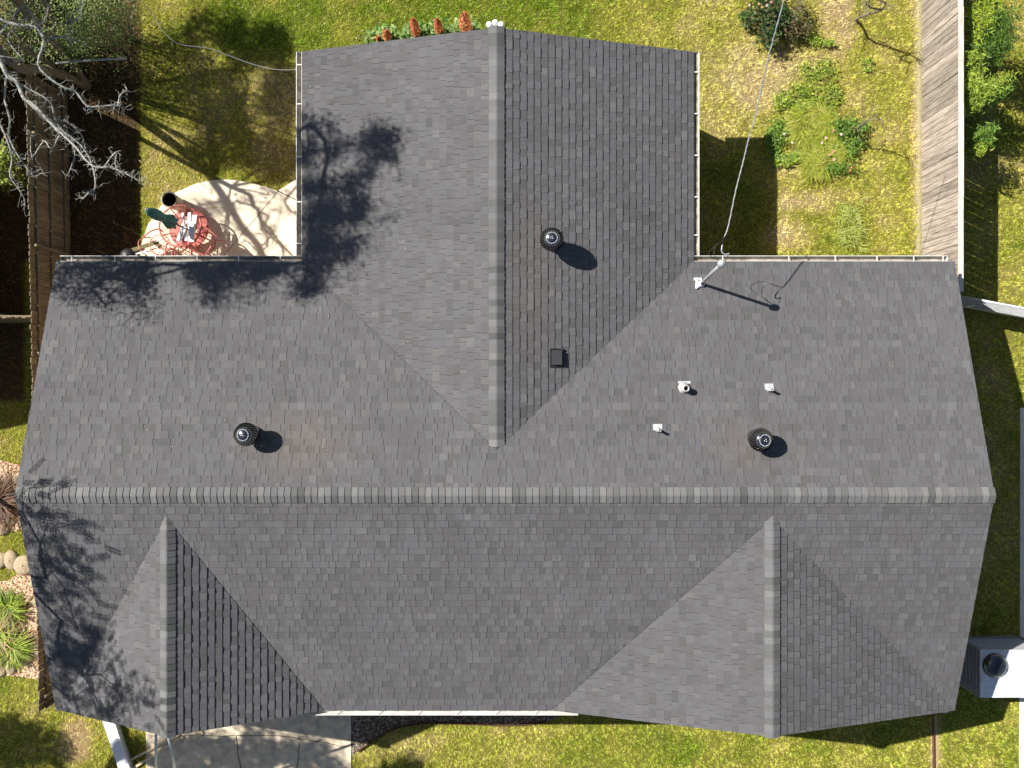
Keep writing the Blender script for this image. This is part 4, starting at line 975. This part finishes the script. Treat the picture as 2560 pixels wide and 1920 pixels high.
# tall flower plumes by the north gable
for (bx, by, tip, wd, lab) in ((1041, 84, 1.35, .13, 'tallest orange red flower plume, left of three by the north gable'), (1098, 80, 1.25, .12, 'middle orange red flower plume by the north gable'), (1165, 75, 1.45, .12, 'orange red flower plume nearest the floodlight'), (970, 96, .95, .085, 'small orange red flower plume left of the three tall ones'), (946, 100, .7, .05, 'tiny orange flower plume peeping over the gable edge')):
    c = P(bx, by, .5); root = empty('flower_plume', (c.x, c.y, 0)); tag(root, lab, 'flowers', 'orange red flower plumes behind the north gable')
    q = MB(); q.tube([(c.x, c.y, 0), (c.x, c.y, tip)], .012, 6); q.build('stem', M['bark'], root)
    n = int(1000 * wd / .12); t = rng.random(n); z = .55 + t * (tip - .55); rr = wd * np.sqrt(np.clip(1 - (t * 1.0) ** 2.2, .05, 1)) * (.6 + .5 * rng.random(n)) * (1 + .25 * math.sin(bx)); w0 = rng.random(n) * 6.283
    pos = np.stack([c.x + np.cos(w0) * rr, c.y + np.sin(w0) * rr, z], 1)
    V, C = leaf_quads(pos, .018, [(.74, .20, .09), (.66, .14, .07), (.80, .30, .14), (.45, .10, .05), (.40, .36, .12)], 1.2, .6); o = tri_cloud('bloom', V - np.array([c.x, c.y, 0]), C, M['leaf'], 4); o.parent = root
    n = 260; w0 = rng.random(n) * 6.283; rr = .05 + .28 * rng.random(n); pos = np.stack([c.x + np.cos(w0) * rr, c.y + np.sin(w0) * rr, .25 + .35 * rng.random(n)], 1)
    V, C = leaf_quads(pos, .06, [(.16, .27, .05), (.10, .2, .03), (.25, .33, .10)], .6, .5); o = tri_cloud('foliage', V - np.array([c.x, c.y, 0]), C, M['leaf'], 4); o.parent = root
leafy(1100, 92, .85, .14, .5, 1200, .07, [(.18, .28, .06), (.12, .22, .04), (.30, .38, .16)], 'leafy_plant', 'low pale green leaves along the wall under the flower plumes', 'plant', 14)

# shrubs growing along the outside of the grey fence
def fence_shrub(px, py, rx, ry, h, n, label, cols=LIME, size=.05): leafy(px + 8, py, rx * .8, ry, h, n, size, cols, 'fence_shrub', label, 'shrub', 10, z0=.35, asp=.22)
fence_shrub(2425, 60, .22, .45, 1.75, 700, 'yellow green shrub at the top of the outer side of the grey fence', [(.32, .38, .03), (.2, .3, .03)])
fence_shrub(2455, 95, .45, .55, 1.7, 2600, 'largest dark green shrub outside the grey fence', [(.07, .14, .02), (.11, .2, .02), (.05, .09, .01)])
fence_shrub(2405, 195, .26, .45, 1.75, 1500, 'bright green shrub hanging over the fence cap')
fence_shrub(2410, 245, .28, .35, 1.6, 1300, 'bright green shrub just below the one hanging over the cap')
fence_shrub(2470, 215, .16, .2, 1.6, 350, 'small sprig standing out over the lawn beyond the grey fence')
fence_shrub(2478, 240, .2, .2, 1.5, 500, 'drooping sprig above its own shadow on the lawn beyond the fence', GREENS)
fence_shrub(2430, 345, .28, .28, 1.3, 700, 'loose feathery shrub low on the outer side of the grey fence', GREENS)
fence_shrub(2415, 385, .15, .14, 1.2, 260, 'lowest small shrub on the outer side of the grey fence')

tag(tri_cloud('leaf_litter', ROOFBITS[0], ROOFBITS[1], M['leaf'], 4), 'few blown leaves and pale specks lying on the shingles', 'fallen leaves', kind='stuff')
# ------------------------------------------------------------------ trees
class Tree:
    """a branching skeleton grown toward crown points; radii follow the number of twigs carried"""
    def __init__(s, seed): s.p = []; s.par = []; s.r = random.Random(seed); s.tips = []
    def add(s, p, par): s.p.append(Vector(p)); s.par.append(par); return len(s.p) - 1
    def path(s, pts, par=-1):
        ids = []
        for q in pts: par = s.add(q, par); ids.append(par)
        return ids
    def grow(s, targets, jit=.10, horiz=.0, seg=.45):
        base = [v for v in s.p]; root = s.p[0]
        for t in sorted(targets, key=lambda q: (Vector(q) - root).length):
            t = Vector(t); best = None; bd = 1e9
            for i in range(len(s.p)):
                q = s.p[i]; d = (t - q).length
                if q.z > t.z + .6: d += (q.z - t.z) * 1.2
                if s.par[i] >= 0:
                    dr = (q - s.p[s.par[i]]); 
                    if dr.length > 1e-5 and (t - q).length > 1e-5: d *= 1.25 - .35 * dr.normalized().dot((t - q).normalized())
                if d < bd: bd = d; best = i
            a = s.p[best]; n = max(1, int((t - a).length / seg)); par = best; L = (t - a).length
            bend = Vector((s.r.gauss(0, 1), s.r.gauss(0, 1), s.r.gauss(.5, .8))) * L * .10
            for k in range(1, n + 1):
                u = k / n; q = a.lerp(t, u) + bend * math.sin(math.pi * u) + (Vector((s.r.gauss(0, 1), s.r.gauss(0, 1), s.r.gauss(0, 1))) * jit * .4 if k < n else Vector())
                par = s.add(q, par)
            s.tips.append(par)
    def twigs(s, per, length, ids=None, droop=-.1):
        for i in (ids if ids is not None else list(range(2, len(s.p)))):
            if s.par[i] < 0: continue
            for _ in range(per if isinstance(per, int) else (1 if s.r.random() < per else 0)):
                d = (s.p[i] - s.p[s.par[i]]).normalized(); v = (d * .6 + Vector((s.r.gauss(0, 1), s.r.gauss(0, 1), s.r.gauss(droop, .6)))).normalized(); L = length * s.r.uniform(.4, 1.2); par = i; q = s.p[i].copy(); n = 3
                for k in range(n):
                    v = (v + Vector((s.r.gauss(0, .35), s.r.gauss(0, .35), s.r.gauss(0, .3)))).normalized(); q = q + v * L / n; par = s.add(q, par)
                s.tips.append(par)
    def mesh(s, r0, rtip, pw=.42, sides=6, minz=None):
        n = len(s.p); cnt = [0] * n; kids = [[] for _ in range(n)]
        for i in range(n - 1, -1, -1):
            if cnt[i] == 0: cnt[i] = 1
            if s.par[i] >= 0: cnt[s.par[i]] += cnt[i]; kids[s.par[i]].append(i)
        mx = cnt[0]; rad = [max(rtip, r0 * (c / mx) ** pw) for c in cnt]
        mb = MB(); done = set()
        starts = [i for i in range(n) if s.par[i] < 0]; stack = [(i, None) for i in starts]
        while stack:
            i, fr = stack.pop(); pts = []; rr = []
            if fr is not None: pts.append(s.p[fr]); rr.append(min(rad[fr], rad[i] * 1.15))
            j = i
            while True:
                pts.append(s.p[j]); rr.append(rad[j]); ks = sorted(kids[j], key=lambda k: -cnt[k])
                for k in ks[1:]: stack.append((k, j))
                if not ks: break
                j = ks[0]
            rr[-1] *= .4
            if len(pts) > 1: mb.tube(pts, rr, sides if rr[0] > .02 else (4 if rr[0] > .008 else 3), caps=rr[0] > .02)
        return mb
def offframe(p, m=1.02):
    k = (CAMZ - p[2]) / FPX; return abs(p[0]) > 1280 * k * m or abs(p[1]) > 960 * k * m
def back(px, py, zs, zc):
    """crown point at height zc whose shadow falls where the photo shows px, py on a surface of height zs"""
    q = P(px, py, zs); t = zc - zs; return Vector((q.x - .937 * t, q.y + .452 * t, zc))
def shade_targets(ells, r):
    """ells: cx, cy, rx, ry (photo px), surface height or None for roof, zmin, zmax, count, leafiness"""
    out = []
    for (cx, cy, rx, ry, zs, z0, z1, n, leaf) in ells:
        k = 0; tries = 0
        while k < n and tries < n * 30:
            tries += 1; w0 = r.uniform(0, 6.283); q = math.sqrt(r.random()); px = cx + math.cos(w0) * rx * q; py = cy + math.sin(w0) * ry * q
            if zs is None:
                s_ = 2.6
                for _ in range(4): w_ = P(px, py, s_); s_ = roofz(w_.x, w_.y)
            else: s_ = zs
            p = back(px, py, s_, r.uniform(z0, z1))
            if offframe(p, 1.06): out.append((p, leaf)); k += 1
    return out
def crown(root, pts, per, spread, size, cols, name='foliage', flat=.9, asp=.45):
    P_ = []
    for (p, lf) in pts:
        m_ = int(per * lf)
        if m_ < 1: continue
        P_.append(np.array(tuple(p)) + rng.normal(0, spread, (m_, 3)) * np.array([1, 1, .6]))
    if not P_: return
    pos = np.concatenate(P_); V, C = leaf_quads(pos, size, cols, flat, asp)
    L = np.array(tuple(root.location)); o = tri_cloud(name, V - L, C, M['leaf'], 4); o.parent = root

# big oak rising from the top left corner, its crown outside the frame above the fence
rt = random.Random(5)
T = shade_targets([
    (790, 320, 45, 40, None, 7.6, 9.2, 12, .45), (930, 345, 60, 25, None, 8.6, 9.8, 13, .8), (950, 380, 40, 28, None, 8.6, 9.8, 9, .8), (860, 370, 40, 15, None, 8.6, 9.6, 6, .6), (790, 385, 55, 18, None, 7.6, 9, 12, .9), (890, 440, 60, 18, None, 8.5, 9.6, 9, .8),
    (830, 470, 85, 14, None, 8, 9.5, 15, .9), (860, 520, 50, 30, None, 8, 9.6, 18, 1.2), (800, 560, 50, 45, None, 8, 9.6, 20, 1.1), (840, 620, 50, 40, None, 8, 9.4, 14, 1.1), (780, 640, 40, 50, None, 7.6, 9.2, 18, 1.1), (775, 710, 28, 35, None, 7.6, 9, 9, .9), (960, 540, 60, 50, None, 8.8, 9.8, 26, .03), (920, 600, 50, 30, None, 9, 9.8, 10, .1), (1000, 480, 30, 40, None, 9.3, 10, 7, .0), (870, 690, 60, 30, None, 8, 9, 8, .05),
    (640, 670, 80, 30, None, 7, 9, 26, 1.1), (540, 690, 80, 40, None, 7, 9, 26, .9), (650, 720, 60, 40, None, 7, 9, 8, .2), (560, 740, 60, 30, None, 7, 9, 10, .4),
    (260, 670, 120, 28, None, 6, 8, 40, .34), (340, 680, 50, 40, None, 6, 8, 22, .4), (190, 710, 85, 40, None, 6, 8, 46, .16), (290, 800, 26, 40, None, 6, 7, 8, 0), (365, 750, 30, 45, None, 6, 7.5, 14, .25), (270, 740, 90, 25, None, 6, 7.5, 24, .16),
    (640, 110, 90, 60, 0, 4.2, 6.5, 34, 1.5), (540, 60, 90, 40, 0, 4.0, 6, 13, .9), (700, 240, 45, 80, 0, 5, 7, 30, 1.5), (600, 300, 110, 60, 0, 4.8, 7, 34, 1.3), (540, 220, 90, 50, 0, 4.6, 6.2, 20, 1.2), (680, 390, 60, 50, 0, 5.5, 7.5, 30, 1.6), (560, 370, 90, 40, 0, 4.8, 6.2, 20, 1.0), (520, 100, 100, 50, 0, 4.2, 6, 12, .7),
    (600, 540, 120, 60, .05, 6, 8, 26, .16), (690, 500, 50, 50, .05, 6, 8, 10, .2), (520, 520, 50, 40, .05, 6, 7.5, 8, .2), (500, 400, 60, 40, 0, 5, 6, 8, .1)], rt)
tr = Tree(11)
A0 = P(215, 214, 0); st1 = [A0, P(165, 190, .9), P(100, 172, 2.0), P(20, 150, 3.2), Vector((-10.9, 7.8, 4.2)), Vector((-11.2, 7.9, 5.2))]
ids = tr.path(spline(st1, 3)); 
b2 = tr.path(spline([P(150, 225, .8), P(70, 200, 2.1), P(-20, 190, 3.4), Vector((-11.6, 6.9, 4.8))], 3), 2)
b3 = tr.path(spline([P(120, 160, 1.4), P(60, 120, 2.6), P(0, 70, 3.6), Vector((-10.6, 9.2, 4.8))], 3), 3)
for k, (sx, sy, zt) in enumerate(((560, 175, 3.4), (610, 200, 3.6), (660, 240, 4.0), (700, 270, 4.2), (730, 300, 4.4), (740, 330, 4.6), (760, 360, 4.7), (770, 400, 4.8), (720, 410, 4.8), (690, 430, 4.8), (640, 440, 4.7), (590, 430, 4.5), (560, 400, 4.4), (690, 350, 4.4), (640, 310, 4.2), (650, 380, 4.5))):
    e_ = back(sx, sy, 0, zt); q0 = A0 + Vector((.06 * math.cos(k * 1.9), .10 * math.sin(k * 1.9), .0)); md = q0.lerp(e_, .45) + Vector((rt.uniform(-.12, .12), rt.uniform(-.15, .15), .12))
    tr.path(spline([q0 + Vector((0, 0, .05)), md, e_, e_ + (e_ - md) * .35 + Vector((0, 0, .5))], 4), 0)
tr.grow([p for p, _ in T], .12)
tr.twigs(.55, .45)
oak = empty('oak_tree', A0); tag(oak, 'leaning oak with several stems rising out of the top left corner', 'tree')
tr.mesh(.145, .005, .52, 8).build('trunk', M['bark'], oak)
crown(oak, T, 120, .13, .034, [(.06, .10, .02), (.09, .13, .03), (.05, .08, .015), (.16, .09, .03)])

# lichen-covered dead branches reaching into the frame from the same corner: a second, half dead tree
dt = Tree(23)
def pl(pts, za, zb, par=-1):
    n = len(pts); q = [P(a, b, za + (zb - za) * i / max(1, n - 1)) for i, (a, b) in enumerate(pts)]; return dt.path(spline(q, 3), par)
r0_ = dt.path([P(-60, 130, 0), P(-90, 110, 1.8), P(-70, 120, 3.2), P(-40, 135, 3.8)])
m1 = pl([(0, 150), (20, 190), (42, 205), (60, 245), (85, 262), (120, 300), (150, 330), (190, 368), (215, 400), (240, 418), (275, 418), (300, 428), (335, 445), (360, 462)], 3.9, 3.3, r0_[-1])
m2 = pl([(-20, 40), (40, 62), (85, 66), (110, 103), (95, 160), (130, 200), (165, 221), (190, 230), (218, 265), (250, 266), (285, 264), (312, 272)], 4.4, 3.2, r0_[-1])
m3 = pl([(70, 222), (110, 243), (130, 262), (138, 300), (165, 335), (185, 370), (186, 395), (172, 432)], 3.7, 3.0, m1[6])
m4 = pl([(100, 280), (125, 300), (160, 330), (200, 360), (222, 392), (235, 430), (238, 470), (222, 482), (208, 497)], 3.6, 2.9, m1[10])
m5 = pl([(15, 200), (12, 250), (25, 300), (22, 340), (40, 380), (60, 410), (85, 440), (108, 430)], 3.6, 3.0, m1[3])
m6 = pl([(0, 310), (18, 350), (30, 395), (25, 440), (45, 470), (62, 500), (60, 520)], 3.5, 3.0, r0_[-1])
m7 = pl([(60, 10), (82, 40), (100, 85), (120, 100), (150, 92), (178, 100), (203, 106)], 4.0, 3.5, r0_[-1])
m8 = pl([(85, 66), (110, 55), (120, 20), (108, -10)], 4.0, 4.2, m2[6])
m9 = pl([(170, 90), (172, 60), (200, 42), (206, 0)], 3.6, 3.8, m7[12])
m10 = pl([(295, 264), (300, 240), (318, 222)], 3.2, 3.1, m2[-3])
m11 = pl([(60, 150), (20, 100), (40, 62), (65, 45), (80, 30)], 3.9, 3.8, r0_[-1])
m12 = pl([(112, 300), (150, 300), (176, 310), (205, 340), (215, 380)], 3.5, 3.1, m1[9])
m13 = pl([(150, 335), (128, 372), (110, 352), (80, 392), (76, 330)], 3.4, 3.1, m1[14])
m14 = pl([(260, 418), (290, 380), (288, 410), (300, 428)], 3.3, 3.2, m1[-10])
allm = [i for i in range(6, len(dt.p))]
n0 = len(dt.p); dt.twigs(2, .17, allm, 0); dt.twigs(.35, .16, list(range(n0, len(dt.p))), 0)
dead = empty('bare_tree', P(-60, 130, 0)); tag(dead, 'half dead tree whose pale lichen covered branches reach in from the top left', 'tree')
dt.mesh(.058, .0038, .42, 7).build('trunk', M['lichen'], dead)
n = 500; ii = rng.integers(len(allm), len(dt.p), n); pos = np.array([tuple(dt.p[i]) for i in ii]) + rng.normal(0, .04, (n, 3))
keep = (pos[:, 1] > 6.0); pos = pos[keep]; V, C = leaf_quads(pos, .035, [(.18, .26, .05), (.12, .2, .04), (.28, .30, .15)], .9); o = tri_cloud('foliage', V - np.array(tuple(dead.location)), C, M['leaf'], 4); o.parent = dead
# horizontal broken pole
q = MB(); q.tube(spline([P(140, 158, 2.2), P(200, 153, 2.2), P(260, 149, 2.15), P(314, 146, 2.15)], 5), .022, 8); q.ball(P(313, 146, 2.15), .035, 8); tag(q.build('dead_limb', M['lichen']), 'straight pale limb sticking out of the thicket over the dark strip', 'branch')

# leafy thicket at the top left below the branches
def thicket(px, py, rx, ry, h, n, label, cols): leafy(px, py, rx, ry, h, int(n * 1.3), .026, cols, 'evergreen_shrub', label, 'shrub', 22, z0=.4)
DK = [(.12, .20, .03), (.19, .28, .05), (.28, .34, .09), (.08, .13, .02), (.36, .38, .15)]
thicket(150, 60, 1.1, .95, 1.7, 3800, 'dense green shrub in the top left corner left of the dark strip', DK)
thicket(265, 65, .75, .95, 1.5, 2600, 'dark leafy shrub nearest the sunny lawn in the top left', DK)
thicket(30, 30, .8, .9, 2.0, 3800, 'olive green shrub cut by the top left corner', [(.12, .17, .04), (.2, .25, .07), (.28, .2, .08), (.08, .12, .03)])
thicket(20, 90, .6, .5, 1.8, 1800, 'yellowish shrub with reddish leaves at the left edge near the top', [(.18, .2, .05), (.3, .13, .06), (.12, .16, .03)])
leafy(12, 430, .35, .55, 1.6, 1300, .045, LIME + [(.35, .3, .08)], 'evergreen_shrub', 'yellow green shrub behind the brown fence at the left edge', 'shrub', 9, z0=.4)

# feathery tree west of the house: its shadow falls on the lower left roof
r2 = random.Random(9)
T2 = shade_targets([
    (110, 1220, 55, 14, None, 5, 6, 5, .6), (110, 1290, 40, 40, None, 5, 6.5, 8, .9), (190, 1310, 60, 20, None, 5, 6.5, 6, .7), (120, 1400, 60, 40, None, 5, 6.5, 12, .9), (200, 1440, 60, 45, None, 5, 6.5, 10, .6),
    (100, 1450, 30, 40, None, 5, 6.5, 8, 1), (230, 1545, 45, 12, None, 5, 6.5, 6, .7), (210, 1590, 70, 15, None, 5, 6.5, 9, .9), (200, 1630, 70, 35, None, 5, 6.5, 18, 1.1), (140, 1640, 40, 25, None, 5, 6.5, 12, 1.3),
    (240, 1690, 60, 40, None, 5.2, 6.8, 14, .8), (320, 1710, 40, 40, None, 5.6, 7, 5, .5), (300, 1735, 60, 20, None, 5.6, 7, 8, .9), (180, 1740, 50, 30, None, 5.2, 6.8, 12, 1.1), (270, 1770, 50, 40, None, 5.6, 7, 14, 1), (370, 1790, 15, 35, None, 5.6, 7, 4, .9)], r2)
def pinnate_crown(root, pts, per, name='foliage'):
    """twigs with paired leaflets"""
    Ps = []; TW = MB()
    rr = random.Random(3)
    for (p, lf) in pts:
        for _ in range(max(0, int(per * lf + rr.random()))):
            w0 = rr.gauss(-.35, .7); L = rr.uniform(.25, .5); d = Vector((math.cos(w0), math.sin(w0), rr.uniform(-.4, .1))).normalized(); a = Vector(p) + Vector((rr.gauss(-.1, .2), rr.gauss(0, .2), rr.gauss(0, .15)))
            sd = Vector((-d.y, d.x, 0)).normalized(); TW.tube([a, a + d * L], .004, 3, caps=False)
            for k in range(9):
                for sg in (1, -1):
                    c = a + d * (L * (k + 1) / 9.5); e = (sd * sg + d * .45).normalized() * .07 + Vector((0, 0, rr.uniform(-.02, .01))); wv = d * .013
                    Ps += [tuple(c), tuple(c + e * .5 + wv), tuple(c + e), tuple(c + e * .5 - wv)]
    V = np.array(Ps); n = len(V) // 4; c = np.array([(.08, .14, .03), (.12, .18, .04), (.06, .1, .02)])[rng.integers(0, 3, n)]
    L = np.array(tuple(root.location)); o = tri_cloud(name, V - L, np.repeat(c, 4, 0), M['leaf'], 4); o.parent = root
    TW.build('twigs', M['bark'], root)
tr = Tree(31); base = Vector((-13.2, -2.0, 0)); t0_ = tr.path(spline([base, base + Vector((.1, 0, 1.5)), base + Vector((.4, -.2, 3.0)), base + Vector((.7, -.3, 3.8))], 3))
for yy in (1.2, 0, -1.2, -2.2, -3.0, -3.8, -4.6): tr.path(spline([tr.p[t0_[-1]], Vector((-12.9, -2 + (yy + 2) * .6, 4.5)), Vector((-12.2, yy, 5.1)), Vector((-11.9, yy - .1, 5.4))], 3), t0_[-1])
tr.grow([p for p, _ in T2], .10)
nut = empty('feathery_tree', base); tag(nut, 'feathery leaved tree just beyond the left edge, known by its shadow on the roof', 'tree')
tr.mesh(.06, .0035, .6, 7).build('trunk', M['bark'], nut); pinnate_crown(nut, T2, 3.7)
# big street tree beyond the lower left: dapples the driveway and the grass
T3 = shade_targets([
    (440, 1880, 50, 30, 0, 6.5, 8.5, 10, 1.2), (520, 1885, 70, 40, 0, 6.5, 8.5, 22, 1.2), (620, 1875, 80, 45, 0, 6.5, 8.5, 22, 1.1), (560, 1945, 120, 30, 0, 6.5, 8.5, 14, .9), (740, 1885, 80, 35, 0, 7, 8.8, 20, .9), (850, 1925, 60, 20, 0, 7, 8.8, 8, 1), (1000, 1915, 60, 14, 0, 7, 8.8, 8, .9),
    (40, 1830, 70, 35, 0, 4.6, 6.6, 16, 1.1), (110, 1880, 60, 40, 0, 5, 7, 14, 1), (20, 1890, 60, 40, 0, 4.6, 6.6, 12, 1), (350, 1880, 14, 40, 0, 5.6, 7.5, 6, 1.1)], r2)
tr = Tree(41); base = Vector((-13.0, -10.5, 0)); tr.path(spline([base, base + Vector((0, 0, 1.6)), base + Vector((.3, .1, 3.2)), base + Vector((.5, .3, 4.6))], 3)); tr.grow([p for p, _ in T3], .10); tr.twigs(.3, .4)
st_ = empty('shade_tree', base); tag(st_, 'broad leafy tree beyond the lower left corner, dappling the driveway with shade', 'tree')
tr.mesh(.17, .007, .42, 7).build('trunk', M['bark'], st_); crown(st_, T3, 110, .13, .045, [(.06, .12, .02), (.09, .16, .03)])

# bare shrubs in the right yard
def bare_shrub(px, py, tips, label, r0, cols=None):
    t = Tree(int(px)); b = P(px, py, 0); t.path([b, b + Vector((.01, .01, .12))]); t.grow([P(*q) for q in tips], .05, seg=.2); t.twigs(3, .30); t.twigs(.3, .15)
    root = empty('bare_shrub', b); tag(root, label, 'shrub', 'bare shrubs in the right yard'); t.mesh(r0, .004, .4, 6).build('branches', M['bark'], root)
bare_shrub(2138, 54, [(2200, 0, 1.6), (2180, 20, 1.3), (2165, 10, 1.5), (2215, 8, 1.5), (2190, -20, 1.8), (2150, 15, 1.0), (2170, 35, .9), (2205, 25, 1.2), (2175, -5, 1.7)], 'leafless grey shrub near the top leaning toward the grey fence', .03)
bare_shrub(2135, 335, [(2190, 290, 1.3), (2170, 300, 1.0), (2200, 300, 1.2), (2180, 275, 1.2), (2160, 290, .9), (2215, 285, 1.3), (2155, 310, .8)], 'leafless purplish shrub at the right of the tall yellow grass', .02)

# neighbour's building beyond the left edge: shades the yard west of the fence
nb = empty('neighbour_house', (-15, 8, 0)); tag(nb, 'neighbouring house beyond the left edge that shades the west side yard', 'house')
q = MB(); q.box(-18, -12.6, .9, 16, 0, 2.45); q.build('wall', M['brick'], nb)
q = MB()
for a_, b2_ in (((-18.4, 2.45), (-15.3, 3.5)), ((-12.2, 2.45), (-15.3, 3.5))):
    vs = [(a_[0], .55, a_[1]), (a_[0], 16.4, a_[1]), (b2_[0], 16.4, b2_[1]), (b2_[0], .55, b2_[1])]; q.mesh(vs + [(x, y, z + .12) for x, y, z in vs], [(0, 1, 2, 3), (4, 5, 6, 7), (0, 1, 5, 4), (1, 2, 6, 5), (2, 3, 7, 6), (3, 0, 4, 7)])
q.build('roof', M['deck'], nb)
